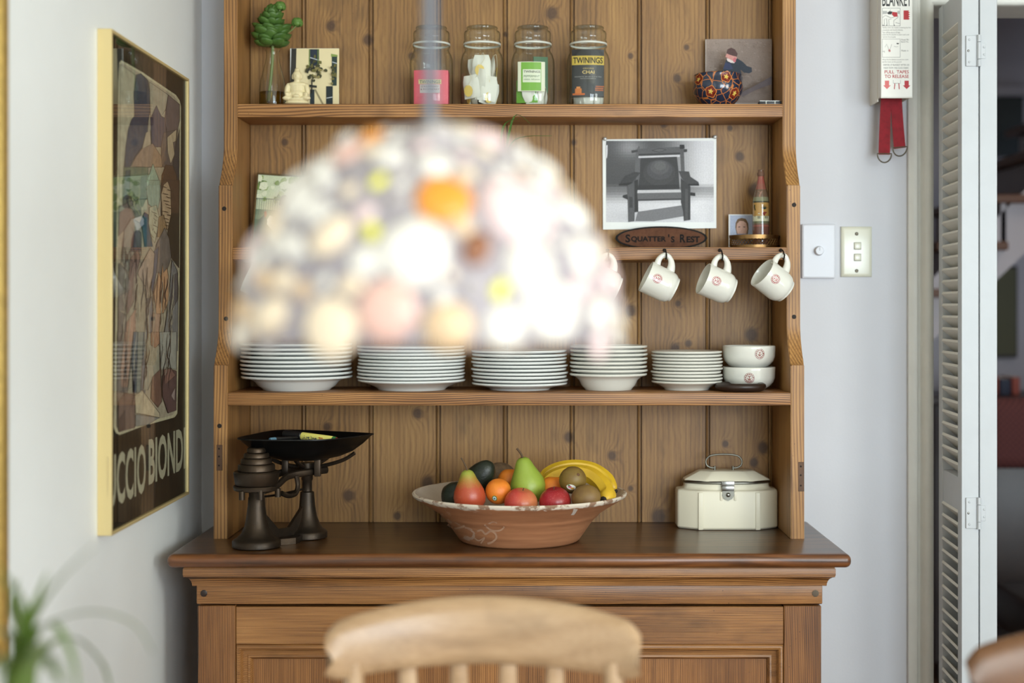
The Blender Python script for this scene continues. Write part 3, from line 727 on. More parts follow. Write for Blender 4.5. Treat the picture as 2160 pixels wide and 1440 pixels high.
L = [(Q((440, 690), (780, 640), (800, 720), (560, 760), (420, 760)), g(150)),
     (Q((445, 205), (455, 205), (460, 500), (440, 500), (418, 410), (425, 240)), g(128)), (Q((752, 200), (780, 196), (788, 400), (760, 420)), g(116)),
     (Q((440, 225), (752, 208), (754, 262), (446, 272)), g(120)), (Q((446, 262), (754, 252), (754, 266), (446, 274)), g(84)),
     (Q((392, 236), (440, 230), (440, 246), (395, 256)), g(92)), (Q((780, 226), (806, 226), (806, 246), (782, 250)), g(84)),
     (Q((750, 193), (785, 193), (788, 222), (752, 226)), g(70)),
     (Q((445, 278), (752, 268), (752, 284), (446, 292)), g(206)),
     (Q((462, 292), (730, 282), (742, 390), (750, 520), (440, 528), (455, 420)), g(84)), (Q(*disc(600, 400, 120, 96, 22)), g(92)), (Q(*disc(602, 380, 96, 74, 22)), g(102)), (Q(*disc(604, 362, 70, 52, 20)), g(114)), (Q(*disc(606, 350, 44, 32, 18)), g(126)), (Q((445, 496), (748, 488), (750, 522), (440, 528)), g(74)),
     (Q((345, 425), (415, 395), (462, 400), (440, 425), (380, 492), (297, 494), (310, 475)), g(86)), (Q((300, 484), (400, 470), (395, 496), (300, 496)), g(66)),
     (Q((742, 388), (820, 392), (830, 430), (890, 470), (895, 496), (812, 494), (765, 440)), g(92)), (Q((812, 484), (894, 482), (895, 497), (812, 497)), g(64)),
     (Q((362, 496), (415, 470), (420, 560), (416, 760), (370, 766), (366, 600)), g(112)), (Q((415, 462), (442, 450), (444, 690), (416, 695)), g(72)),
     (Q((330, 570), (362, 560), (366, 600), (330, 584)), g(74)), (Q((376, 580), (402, 580), (402, 660), (376, 660)), g(84)),
     (Q((760, 440), (815, 494), (830, 500), (830, 750), (782, 758), (778, 690), (760, 620)), g(82)), (Q((790, 520), (812, 520), (812, 750), (790, 752)), g(104)), (Q((832, 546), (866, 550), (866, 574), (832, 570)), g(64)),
     (Q((438, 530), (758, 526), (762, 550), (436, 556)), g(196)), (Q((436, 552), (762, 546), (762, 600), (440, 606)), g(128)), (Q((440, 598), (762, 590), (762, 602), (440, 610)), g(90)),
     (Q((542, 236), (600, 218), (655, 230), (600, 252)), g(82)), (Q((552, 236), (600, 222), (645, 231), (600, 248)), g(126)),
     (Q((205, 200), (216, 195), (216, 250), (212, 290), (205, 295)), g(222))]
flat_art(o, [(p, tuple(int(v * (.82 if v < 160 else 1)) for v in c)) for p, c in L], yp - .0002, 'chair_image', z=.00005)
for px, py in ((1276, 293), (1508, 289)):
    MB().lathe([(0, .0062), (.0028, .0058), (.0045, .004), (.0046, .002), (.002, .001), (.002, -.003), (0, -.003)], 14, M=at(FRONT, W(px, py, yp))).build('pin', pbr('pin_steel', (206, 206, 202), .35, .5), o)
# oval sign
ys = YB - .034
o = thing('oval_sign', 'dark oval wooden sign lettered in black, standing under the chair photograph', 'sign', W(1395, 520, ys))
c = W(1395, 494, ys); rx, rz = 97 * ys / F, 24.8 * ys / F
c.z = SH2 + rz + .0004
MB().prism(disc(0, 0, rx, rz, 56), -.006, 0, M=at(FRONT, c)).build('edge', pbr('sign_edge', (26, 25, 24), .7, spec=.2), o)
MB().prism(disc(0, 0, rx * .945, rz * .86, 56), .0, .0008, M=at(FRONT, c)).build('face', pbr('sign_face', (104, 68, 48), .75, col2=(84, 54, 38), vscale=60, spec=.2), o)
m = MB(); m.keep = True; fs = lambda u, v: (c.x + u, ys - .0013, c.z + v)
def sg(s, a, b, z0, z1): text_in(m, s, fs, (a - 1395) * ys / F, (b - 1395) * ys / F, z0, z1, .036)
zb = -.0105; cap = .019; sm = .0145
sg('S', 1319, 1329.5, zb, zb + cap); sg('QUATTER', 1331, 1405, zb, zb + sm); sg("'", 1409, 1412, zb + .012, zb + .019); sg('S', 1415, 1423, zb, zb + sm); sg('R', 1434, 1446, zb, zb + cap); sg('EST', 1448, 1476, zb, zb + sm)
m.build('lettering', pbr('sign_ink', (20, 18, 17), .7, spec=.2), o, smooth=0)
# brass gallery tray
yt_ = 3.235
o = thing('gallery_tray', 'small oval brass tray with a pierced gallery rim holding the sand bottle', 'tray', (XW(1591, yt_), yt_, SH2))
rx = 52 * yt_ / F; ry = .045; H = .031
def ov(r0, r1): return None
def oval_band(m, z0, z1, off, th=.0012, n=56):
    p = [(math.cos(2 * math.pi * i / n), math.sin(2 * math.pi * i / n)) for i in range(n)]
    vs = []
    for d in (0, -th):
        for z in (z0, z1): vs += [((rx + off + d) * a, (ry + off + d) * b, z) for a, b in p]
    fs_ = []
    for i in range(n):
        j = (i + 1) % n
        fs_ += [(i, j, n + j, n + i), (2 * n + j, 2 * n + i, 3 * n + i, 3 * n + j), (n + i, n + j, 3 * n + j, 3 * n + i), (j, i, 2 * n + i, 2 * n + j)]
    m.add(vs, fs_)
m = MB(); m.prism(disc(0, 0, rx - .003, ry - .003, 48), .0, .0022); m.build('base', M_brass, o, world=False)
m = MB(); oval_band(m, 0, .0035, .0); oval_band(m, .0035, .0062, -.001); oval_band(m, .0062, .008, .0005); m.build('lower_band', M_brass, o, world=False)
m = MB(); oval_band(m, .0215, .024, -.001); oval_band(m, .024, .0265, .0008); oval_band(m, .0265, .0275, -.0005); oval_band(m, .0275, .0305, .0012); m.build('upper_band', M_brass, o, world=False)
m = MB(); nn = 44
for i in range(nn):
    for s in (-1, 1):
        a0 = 2 * math.pi * i / nn; a1 = a0 + s * 2 * math.pi / nn * 1.5
        m.tube([((rx - .001) * math.cos(a0 + (a1 - a0) * k / 3), (ry - .001) * math.sin(a0 + (a1 - a0) * k / 3), .0075 + .0145 * k / 3) for k in range(4)], .0008, 4)
m.build('pierced_lattice', M_brass, o, world=False)
# sand bottle
yb_ = yt_ + .004
o = thing('sand_bottle', 'slim glass bottle of layered coloured sand with a house picture, standing in the brass tray', 'bottle', (XW(1605, yb_), yb_, SH2 + .0024))
bh = SH2 + .0024; Bz = lambda py: ZW(py, yb_) - bh
prf = [(0, 0), (.0175, 0), (.0192, .002), (.0192, Bz(432)), (.0188, Bz(425)), (.0165, Bz(412)), (.013, Bz(400)), (.0098, Bz(388)), (.0075, Bz(378)), (.0068, Bz(372)), (.006, Bz(369))]
m = MB(); bands = [(0, (120, 76, 66)), (Bz(478), (168, 92, 80)), (Bz(476), (126, 92, 78)), (Bz(472), (112, 110, 84)), (Bz(467), (214, 208, 176)), (Bz(456), (196, 150, 84)), (Bz(428), (70, 66, 52)), (Bz(425), (144, 142, 112)), (Bz(416), (122, 96, 78)), (Bz(400), (158, 96, 82)), (Bz(388), (164, 88, 78)), (Bz(372), (150, 84, 74))]
zs = sorted(set([b for b, _ in bands] + [z for _, z in prf]))
def prr(z):
    for (r0, z0), (r1, z1) in zip(prf[1:], prf[2:]):
        if z0 <= z <= z1 + 1e-9: return r0 + (r1 - r0) * (z - z0) / max(z1 - z0, 1e-9)
    return prf[-1][0]
m.lathe([(0, 0), (prr(0), 0)], 28, col=bands[0][1])
for z0, z1 in zip(zs, zs[1:]):
    c_ = [cc for b, cc in bands if b <= z0 + 1e-9][-1]
    m.lathe([(prr(z0) - .0003, z0), (prr(z1) - .0003, z1)], 28, col=c_)
m.build('sand', M_gloss, o, world=False, smooth=60)
m = MB(); m.keep = True
def bf(px, py):
    z = Bz(py); r = prr(z) + .0002; s = max(-.97, min(.97, XW(px - 1605 + VPX, yb_) / r)); a = -math.pi / 2 + math.asin(s)
    return Vector((r * math.cos(a), r * math.sin(a), z))
def cq(x, y): return (1540 + x / 7.575, 340 + y / 7.58)
for pl, c_ in (([(376, 890), (440, 832), (505, 890), (600, 880), (600, 940), (376, 945)], (222, 216, 190)), ([(505, 815), (560, 815), (612, 870), (520, 880), (498, 850)], (140, 62, 54)), ([(376, 888), (440, 822), (450, 832), (384, 892)], (130, 66, 56)),
               ([(425, 880), (437, 880), (437, 925), (425, 925)], (40, 36, 32)), ([(448, 880), (460, 880), (460, 925), (448, 925)], (40, 36, 32)), ([(540, 880), (552, 880), (552, 920), (540, 920)], (40, 36, 32)), ([(566, 880), (578, 880), (578, 920), (566, 920)], (40, 36, 32)),
               ([(468, 742), (512, 752), (508, 706), (526, 748), (535, 702), (542, 748), (560, 712), (556, 752), (588, 740), (540, 776), (520, 776)], (44, 52, 40)), ([(372, 700), (390, 704), (386, 740), (394, 790), (380, 790), (370, 740)], (70, 76, 50)),
               ([(430, 480), (500, 484), (470, 560), (455, 590), (440, 560), (462, 510)], (172, 130, 112)), ([(360, 640), (600, 636), (560, 652), (420, 656)], (52, 50, 44))):
    m.poly([bf(*cq(*p)) for p in pl], col=c_)
m.build('sand_picture', M_gloss, o, world=False, smooth=0)
MB().lathe([(.0195, .001), (.0196, Bz(432)), (.0192, Bz(424)), (.0168, Bz(411)), (.0133, Bz(399)), (.0101, Bz(387)), (.0078, Bz(377)), (.0066, Bz(370)), (.0062, Bz(362)), (.0068, Bz(359))], 28).build('glass', G_jar, o, world=False)
m = MB(); m.lathe([(.0072, Bz(372)), (.0082, Bz(370)), (.0086, Bz(366)), (.0064, Bz(362)), (.0062, Bz(358)), (0, Bz(357))], 16); m.build('cork', pbr('cork_brown', (116, 82, 62), .6, var=.3, vscale=120), o, world=False)
# small portrait
yq = 3.305
o = thing('portrait_photo', 'small portrait photo of a fair-haired child propped behind the brass tray', 'photograph', W(1562, 519, yq))
a, b = W(1537, 452, yq), W(1590, 519, yq)
MB().box(a.x, b.x, yq, yq + .0012, SH2 + .0003, a.z).build('card', pbr('card_white', (226, 226, 224), .5), o, smooth=0)
def pq(x, y): return (1540 + x / 7.575, 340 + y / 7.58)
def PQ(*p): return [pq(*a) for a in p]
flat_art(o, [(rect(1540, 454, 1589, 518), (178, 188, 210)), (PQ((84, 1060), (90, 980), (120, 925), (180, 905), (250, 920), (290, 990), (296, 1080), (280, 1180), (110, 1180)), (118, 90, 62)), (PQ((100, 1080), (110, 1000), (150, 955), (210, 955), (260, 990), (278, 1080), (260, 1170), (120, 1170)), (208, 168, 150)), (PQ((130, 1044), (164, 1040), (164, 1056), (130, 1060)), (110, 86, 80)), (PQ((208, 1040), (244, 1044), (244, 1058), (208, 1056)), (110, 86, 80)), (PQ((60, 1240), (110, 1160), (270, 1160), (330, 1240), (330, 1330), (60, 1330)), (120, 130, 160))], yq)
# framed snapshot at the left end of the shelf
yf = 3.30
o = thing('framed_snapshot', 'thin-framed colour snapshot leaning at the left end of the middle shelf', 'photograph', (XW(588, yf), yf - .01, SH2), (R(-4), R(4), 0))
fw, fh = .126, .176; pf = MB()
for x0, x1, z0, z1 in ((-fw / 2, fw / 2, 0, .004), (-fw / 2, fw / 2, fh - .004, fh), (-fw / 2, -fw / 2 + .004, .004, fh - .004), (fw / 2 - .004, fw / 2, .004, fh - .004)): pf.box(x0, x1, -.004, .004, z0, z1, .0008, 1)
pf.build('frame', pbr('frame_bronze', (104, 84, 52), .35, .6), o, world=False)
MB().box(-fw / 2 + .003, fw / 2 - .003, 0, .003, .003, fh - .003).build('backing', pbr('card_white', (226, 226, 224), .5), o, world=False, smooth=0)
def sf(px, py, k): return Vector((-fw / 2 + .004 + (fw - .008) * (px), -.0002 - .0001 * k, .004 + (fh - .008) * (1 - py)))
lay = [(rect(0, 0, 1, 1), (196, 204, 172)), (rect(0, .48, 1, 1), (120, 138, 112)), (rect(0, .62, 1, 1), (92, 112, 92))]
random.seed(5)
for i in range(34):
    x, y = random.random(), random.uniform(.02, .42); r_ = random.uniform(.03, .1)
    lay.append(([(min(1, max(0, x + a)), max(0, y + b)) for a, b in disc(0, 0, r_, r_ * .7, 8, jit=.3)], random.choice([(170, 184, 120), (128, 150, 84), (214, 218, 190), (150, 168, 104), (108, 128, 76)])))
for i in range(14): lay.append((rect(.02 + i * .045, .33, .026 + i * .045, .56), (84, 100, 92)))
lay += [(rect(0, .33, .62, .338), (84, 100, 92)), ([(.46, .40), (.5, .28), (.58, .26), (.66, .32), (.66, .42), (.56, .48)], (92, 62, 48)), ([(.42, .6), (.48, .46), (.6, .44), (.72, .5), (.8, 1), (.5, 1)], (190, 140, 110)), ([(.22, .66), (.3, .56), (.46, .6), (.4, .78)], (226, 226, 226)), ([(.1, .62), (.2, .55), (.26, .64), (.22, .95), (.06, .95)], (74, 96, 92)), ([(.18, .52), (.22, .5), (.25, .56), (.2, .6)], (150, 84, 60))]
flat_art(o, lay, 0, 'snapshot', fn=sf)
for c_ in o.children:
    if c_.name.startswith('snapshot'): c_.data.transform(Matrix.Translation(o.location))
# small spider plant hidden behind the lampshade, its leaves arching out
o = thing('spider_plant', 'little spider plant on the middle shelf, its thin leaves arching out behind the lampshade', 'plant', (XW(1040, 3.23), 3.23, SH2))
M_leaf = pbr('leaf_green', (96, 132, 66), .4, col2=(70, 104, 44), vscale=20)
MB().lathe([(0, 0), (.028, 0), (.030, .002), (.038, .06), (.041, .062), (.041, .07), (.037, .07), (.035, .058), (0, .058)], 28).build('pot', pbr('terracotta', (172, 104, 70), .7, var=.15), o, world=False)
MB().lathe([(0, .062), (.02, .064), (.035, .0585)], 20).build('soil', pbr('soil', (52, 38, 28), .9, bump=.6), o, world=False)
def blade(pts, w, name, mat, parent, world=True, droop=.25):
    pts = bez(pts, 6); n = len(pts); m = MB(); vs = []; fs_ = []
    for i, p in enumerate(pts):
        t = (pts[min(i + 1, n - 1)] - pts[max(i - 1, 0)]).normalized(); sdv = t.cross(Vector((0, 0, 1)))
        if sdv.length < .05: sdv = Vector((1, 0, 0))
        sdv.normalize(); up = sdv.cross(t)
        ww = w * min(1, .35 + 2.2 * i / n) * (1 - (i / (n - 1)) ** 2.2) + .0003
        vs += [p - sdv * ww + up * ww * droop, p, p + sdv * ww + up * ww * droop, p - up * .0006]
    for i in range(n - 1):
        a = i * 4
        fs_ += [(a, a + 1, a + 5, a + 4), (a + 1, a + 2, a + 6, a + 5), (a + 2, a + 3, a + 7, a + 6), (a + 3, a, a + 4, a + 7)]
    m.add(vs, fs_); return m.build(name, mat, parent, world=world, smooth=70)
ro = Vector((XW(1040, 3.23), 3.23, SH2 + .064))
for tip, top in (((1164, 286, 3.15), (1085, 296, 3.17)), ((1092, 250, 3.12), (1062, 268, 3.16)), ((1120, 262, 3.13), (1085, 246, 3.15)), ((960, 330, 3.16), (1000, 300, 3.18)), ((1130, 420, 3.13), (1100, 340, 3.15)), ((980, 420, 3.12), (1000, 350, 3.15))):
    blade([ro, ro.lerp(W(*top), .5) + Vector((0, 0, .012)), W(*top), W(*tip)], .0035, 'leaf', M_leaf, o)
# ================================================================== top shelf
yv = 3.262
# ---- succulent in a bottle
o = thing('bud_vase', 'small clear glass bottle vase with a little yellowish water', 'vase', (XW(575, yv), yv, SH1))
MB().lathe([(0, .001), (.026, .001), (.0300, .004), (.0305, .012), (.0300, .046), (.0275, .064), (.0225, .084), (.0175, .102), (.0150, .116), (.0145, .128), (.0160, .131), (.0165, .134)], 32).build('glass', G_jar, o, world=False, smooth=60)
MB().lathe([(0, .003), (.0285, .003), (.0298, .012), (.0297, .036), (0, .036)], 28).build('water', glass('vase_water', (.72, .62, .26), (.4, .34, .1)), o, world=False, smooth=60)
sv = thing('succulent', 'green succulent cutting with fleshy rosette leaves standing in the bottle vase', 'succulent', (XW(574, yv), yv, SH1 + .004))
M_suc = pbr('succulent_green', (84, 116, 52), .42, col2=(54, 84, 34), vscale=40, spec=.3)
M_suc2 = pbr('succulent_bud', (100, 134, 64), .38, col2=(72, 106, 44), vscale=40, spec=.3)
stem = bez([W(566, 218, yv) + Vector((0, 0, .006)), W(572, 160, yv), W(575, 110, yv), W(573, 60, yv), W(571, 30, yv)], 5)
MB().tube(stem, .0036, 8).build('stem', pbr('stem_green', (108, 122, 62), .5), sv)
def leaf_mesh(nm, L_, w_, t_, mat):
    m = MB(); nu, nv = 10, 10; vs = []; rows = []
    pr = [(0, 0)] + [((math.sin(math.pi * (i / nv) ** 1.25) ** .75) , i / nv) for i in range(1, nv)] + [(0, 1.0)]
    m.lathe(pr, nu, M=Matrix.Rotation(R(90), 4, 'Y') @ Matrix.Diagonal((t_, w_, L_, 1)))
    for v in m.v: v.z += .16 * v.x * v.x / L_
    return m.build(nm, mat, sv, world=False, smooth=80)
l0 = None; random.seed(3)
def put_leaf(src, p, az, el, s):
    global l0
    o_ = src if not src.get('used') else src.copy()
    if src.get('used'): COL.objects.link(o_); o_.parent = sv
    src['used'] = 1
    if 'used' in o_ and o_ is not src: del o_['used']
    o_.location = Vector(p) - sv.location; o_.rotation_euler = (0, -el, az); o_.scale = (s, s, s)
la = leaf_mesh('leaf', .034, .0145, .0058, M_suc); lb_ = leaf_mesh('leaf', .018, .011, .0085, M_suc2)
k = 0
for ring, (py, nL, el, s) in enumerate(((96, 7, 2, 1.0), (88, 9, 14, 1.12), (78, 9, 18, 1.15), (67, 9, 14, 1.05), (56, 8, 24, .86), (46, 7, 38, .78), (38, 6, 55, .68), (32, 4, 75, .62))):
    for i in range(nL):
        a = 2 * math.pi * i / nL + ring * .62 + random.uniform(-.12, .12)
        put_leaf(la, W(574, py, yv) + Vector((.004 * math.cos(a), .004 * math.sin(a), 0)), a, R(el + random.uniform(-9, 9)), s * random.uniform(1.02, 1.28))
for (px, py, bx, by) in ((591, 18, 577, 60), (627, 52, 596, 75)):
    MB().tube(bez([W(bx, by, yv), W((px + bx) / 2, (py + by) / 2 + 3, yv), W(px, py, yv)], 4), .0018, 6).build('stalk', MATS['stem_green'], sv)
    for i in range(5):
        put_leaf(lb_, W(px, py, yv), i * 1.256 + .3, R(48), .95)
    for i in range(4): put_leaf(lb_, W(px, py, yv), i * 1.57, R(10), .8)
for q_ in (la, lb_):
    if 'used' in q_: del q_['used']
# ---- photo cards on the top shelf
def card(name, label, x0, y0, x1, y1, Y, th, mat, lean=0.0, layers=(), edge=M_white):
    o = thing(name, label, 'photograph', (XW((x0 + x1) / 2, Y), Y, SH1))
    a, b = W(x0, y0, Y), W(x1, y1, Y)
    MB().box(a.x, b.x, Y, Y + th, SH1 + .0004, a.z, .0003, 1).build('card', edge, o, smooth=0)
    flat_art(o, layers, Y, mat=mat, name='print')
    if lean: o.rotation_euler = (lean, 0, 0)
    return o
def c1(x, y): return (460 + x / 4.32, y / 4.32)
def C1(*p): return [c1(*a) for a in p]
random.seed(8)
lay = [(C1((668, 1000), (1100, 1000), (1104, 442), (668, 442)), (226, 212, 168)), (C1((650, 960), (700, 960), (715, 442), (668, 442)), (58, 56, 50)),
       (C1((836, 448), (920, 448), (920, 600), (838, 600)), (46, 54, 66)), (C1((838, 520), (918, 545), (918, 552), (838, 528)), (190, 196, 200)), (C1((905, 448), (914, 448), (914, 600), (905, 600)), (96, 116, 60)), (C1((828, 448), (838, 448), (838, 620), (826, 620)), (120, 134, 76)),
       (C1((1036, 510), (1086, 510), (1080, 780), (1036, 780)), (52, 66, 62)), (C1((1040, 560), (1084, 575), (1084, 582), (1040, 568)), (190, 196, 200)), (C1((1030, 490), (1088, 500), (1088, 516), (1030, 516)), (130, 150, 80)),
       (C1((985, 1000), (985, 785), (1045, 785), (1045, 1000)), (44, 52, 54)), (C1((988, 890), (1042, 880), (1042, 888), (988, 898)), (190, 196, 200)), (C1((838, 1000), (838, 815), (878, 815), (878, 1000)), (54, 62, 66)),
       (C1((880, 820), (890, 810), (970, 960), (955, 960)), (150, 140, 110))]
for i in range(46):
    t_ = random.random(); x = random.gauss(885, 38); y = random.gauss(660, 55)
    lay.append((C1(*disc(x, y, random.uniform(8, 22), random.uniform(8, 22), 7, jit=.3)), random.choice([(104, 100, 56), (140, 130, 84), (70, 70, 46), (52, 52, 44)])))
for i in range(14):
    x = random.gauss(1058, 14); y = random.gauss(680, 40); lay.append((C1(*disc(x, y, 12, 14, 7, jit=.3)), random.choice([(104, 100, 56), (130, 124, 80), (74, 74, 48)])))
lay += [(C1((850, 720), (862, 720), (858, 850), (846, 850)), (50, 48, 44)), (C1((830, 770), (900, 780), (900, 800), (830, 792)), (48, 50, 46))]
card('photo_card', 'photo card of a cream house front with dark windows, behind the little statue', 612, 102, 715, 222, 3.300, .0015, M_print, R(0), lay)
def c3(x, y): return (1400 + x / 6.547, 40 + y / 6.545)
def C3(*p): return [c3(*a) for a in p]
lay = [(C3((585, 1160), (1490, 1160), (1490, 275), (585, 278)), (150, 134, 124))]
for i in range(420):
    x = random.uniform(600, 1475); y = random.uniform(295, 1130); l_ = random.uniform(10, 34); a = random.gauss(.5, .5)
    v = random.uniform(-26, 26); lay.append((C3((x, y), (x + l_ * math.cos(a), y + l_ * math.sin(a)), (x + l_ * math.cos(a) - 4, y + l_ * math.sin(a) + 5), (x - 4, y + 5)), (150 + v, 134 + v, 124 + v)))
lay += [(C3((1080, 1010), (1240, 930), (1490, 790), (1490, 900), (1250, 990), (1080, 1080)), (86, 76, 78)),
        (C3((810, 725), (850, 600), (860, 560), (940, 590), (1010, 540), (1090, 590), (1150, 650), (1215, 670), (1220, 730), (1180, 750), (1110, 740), (1060, 700), (1085, 800), (1085, 900), (880, 900), (860, 740)), (44, 50, 60)),
        (C3((850, 600), (920, 610), (960, 690), (900, 700), (820, 690)), (52, 58, 86)), (C3((870, 545), (960, 540), (1000, 560), (975, 610), (930, 605), (880, 580)), (214, 200, 196)),
        (C3((850, 520), (870, 480), (1000, 500), (1010, 550), (960, 580), (900, 550)), (196, 140, 132)), (C3((868, 470), (880, 420), (930, 395), (985, 420), (1020, 480), (1010, 520), (960, 510), (900, 490)), (82, 60, 58)), (C3((955, 545), (1000, 530), (995, 590), (965, 600)), (190, 104, 112))]
card('child_photograph', 'square colour photograph of a child in a dark jumper on dry ground', 1488, 83, 1628, 216, 3.312, .004, M_photo, 0, [(p, tuple(max(0, min(255, int(v))) for v in c)) for p, c in lay], pbr('photo_edge', (196, 186, 178), .6))
# ---- little statue
def blob(name, mat, parent, parts, voxel, sm=6):
    m = MB()
    for p in parts:
        if len(p) == 2: m.ball(p[0], p[1], 16, 10)
        else: m.ball((0, 0, 0), p[1], 16, 10, M=Matrix.Translation(p[0]) @ Euler(p[2]).to_matrix().to_4x4())
    o_ = m.build(name, mat, parent, world=False)
    r = o_.modifiers.new('r', 'REMESH'); r.mode = 'VOXEL'; r.voxel_size = voxel; r.use_smooth_shade = True
    s = o_.modifiers.new('s', 'SMOOTH'); s.iterations = sm; s.factor = .5
    dg = bpy.context.evaluated_depsgraph_get(); me = bpy.data.meshes.new_from_object(o_.evaluated_get(dg))
    o_.modifiers.clear(); o_.data = me; return o_
ysd = 3.215
o = thing('buddha_statuette', 'small cream seated statuette with folded hands beside the bottle vase', 'statuette', (XW(627, ysd), ysd, SH1 + .0006))
blob('figure', pbr('cream_soapstone', (226, 212, 168), .45, var=.08, vscale=60, sub=.2), o, [((0, 0, .066), (.0105, .0105, .0130)), ((0, .001, .079), (.0062, .0062, .0055)), ((0, 0, .054), (.0075, .0075, .007)), ((0, .002, .036), (.0185, .012, .017)), ((0, .001, .046), (.0225, .0105, .0075)), ((0, 0, .024), (.019, .013, .013)),
      ((-.0225, 0, .036), (.0062, .0075, .0145), (0, R(12), 0)), ((.0225, 0, .036), (.0062, .0075, .0145), (0, R(-12), 0)), ((-.0185, -.007, .0235), (.0055, .0105, .0055), (0, 0, R(-40))), ((.0185, -.007, .0235), (.0055, .0105, .0055), (0, 0, R(40))), ((0, -.014, .0185), (.0085, .005, .004)),
      ((-.018, -.006, .0145), (.0150, .009, .0062), (0, 0, R(24))), ((.018, -.006, .0145), (.0150, .009, .0062), (0, 0, R(-24))), ((0, -.008, .012), (.020, .009, .005)), ((0, 0, .005), (.0285, .0165, .0052)), ((0, 0, .009), (.026, .015, .004)), ((-.0108, 0, .064), (.0018, .003, .006)), ((.0108, 0, .064), (.0018, .003, .006)), ((0, -.0102, .0655), (.0016, .002, .003))], .0011, 3)
# ---- storage jars
yj = 3.262; JH = .185
jp = [(0, .001), (.042, .001), (.0475, .004), (.0495, .012), (.0498, .030), (.0498, .098), (.0490, .110), (.0460, .121), (.0415, .1285), (.0400, .132), (.0400, .137), (.0425, .1385), (.0430, .141), (.0420, .143)]
lp = [(.0425, .1478), (.0432, .1495), (.0428, .152), (.0405, .154), (.0412, .158), (.0418, .170), (.0405, .1745), (.0360, .1765), (.0345, .178), (.0352, .181), (.0358, .1835), (.0350, .1853), (.0320, .186), (0, .1855)]
jars = [(910, 'glass storage jar holding a pink tea packet', ), (1017, 'glass storage jar full of string-and-tag tea bags'), (1124, 'glass storage jar holding green tea sachets'), (1241, 'glass storage jar holding a black chai packet')]
JX = []
for k, jb_ in enumerate(jars):
    x = XW(jb_[0], yj); JX.append(x)
    o = thing('storage_jar', jb_[1], 'jar', (x, yj, SH1), group='tea jars on the top shelf')
    if k == 0:
        p1 = MB().lathe(jp, 40).build('body', G_jar, o, world=False, smooth=60); p2 = MB().lathe(lp, 40).build('lid', G_jar, o, world=False, smooth=60)
        p3 = MB().lathe([(.0410, .1432), (.0428, .1436), (.0432, .1456), (.0428, .1476), (.0410, .1478)], 40).build('seal_ring', pbr('seal_plastic', (206, 208, 198), .4), o, world=False, smooth=60)
    else:
        for p_ in (p1, p2, p3): cpy = p_.copy(); COL.objects.link(cpy); cpy.parent = o
def packet(name, label, cx, w, z0, z1, yfr, th, base, art, texts, edge=None, bend=.0, rz=0.0):
    """flat packet standing in a jar, face towards the room; art in face coordinates 0..1"""
    o_ = thing(name, label, 'tea packet', (cx, yfr, SH1), (0, 0, rz))
    nx = 10; m = MB()
    def fy(u): return bend * (2 * u - 1) ** 2
    vs = []
    for y_ in (0, th):
        for i in range(nx + 1):
            u = i / nx
            for z in (z0, z1): vs.append((-w / 2 + w * u, fy(u) + y_, z))
    n2 = (nx + 1) * 2; f_ = []
    for i in range(nx):
        a = i * 2; f_ += [(a, a + 2, a + 3, a + 1), (n2 + a, n2 + a + 1, n2 + a + 3, n2 + a + 2), (a + 1, a + 3, n2 + a + 3, n2 + a + 1), (a, n2 + a, n2 + a + 2, a + 2)]
    f_ += [(0, 1, n2 + 1, n2), (2 * nx, n2 + 2 * nx, n2 + 2 * nx + 1, 2 * nx + 1)]
    m.add(vs, f_); m.build('pouch', pbr(name + str(round(cx, 2)) + '_card', base, .45), o_, world=False, smooth=30)
    P = lambda u, v, k: Vector((-w / 2 + w * u, fy(u) - .0003 - .00012 * k, z0 + (z1 - z0) * v))
    m = MB(); m.keep = True
    for k_, (x0, v0, x1, v1, c_) in enumerate(art):
        st_ = 8
        for i in range(st_):
            u0, u1 = x0 + (x1 - x0) * i / st_, x0 + (x1 - x0) * (i + 1) / st_
            m.poly([P(u0, v0, k_), P(u1, v0, k_), P(u1, v1, k_), P(u0, v1, k_)], col=c_)
    for s_, x0, x1, v0, v1, c_, bold in texts: text_in(m, s_, lambda u, v: P(u, v, len(art) + 1), x0, x1, v0, v1, bold, c_)
    if art or texts: m.build('printed_front', M_print, o_, world=False, smooth=0)
    return o_
packet('tea_packet', 'pink tea packet inside the leftmost storage jar', JX[0] + .001, .078, .004, .083, yj - .030, .05, (222, 88, 104), [(.14, .60, .80, .73, (226, 206, 140)), (.18, .34, .76, .585, (214, 196, 190))],
       [('TWININGS', .17, .77, .615, .71, (40, 36, 34), .01), ('STRAWBERRY', .22, .72, .50, .55, (120, 60, 66), 0), ('& RASPBERRY', .20, .74, .42, .47, (120, 60, 66), 0)], bend=.006)
packet('tea_packet', 'black chai tea packet with a yellow band inside the rightmost storage jar', JX[3] - .002, .073, .022, .129, yj - .036, .012, (36, 36, 37), [(0, .67, 1, .865, (206, 176, 78)), (.02, .03, .4, .07, (196, 104, 52)), (.1, .07, .3, .17, (206, 122, 62)), (.14, .17, .26, .21, (214, 140, 80)), (.72, .12, .98, .145, (176, 96, 56)), (.72, .16, .98, .185, (186, 106, 62)), (.74, .2, 1, .225, (176, 96, 56))],
       [('TWININGS', .04, .96, .70, .83, (30, 28, 26), .01), ('ORIGINS', .34, .68, .575, .61, (190, 170, 110), 0), ('CHAI', .32, .70, .48, .55, (212, 186, 120), .02), ('AROMATIC SPICED BLACK TEA', .08, .92, .405, .43, (160, 160, 156), 0), ('WITH CINNAMON', .25, .75, .365, .39, (160, 160, 156), 0)], bend=.006)
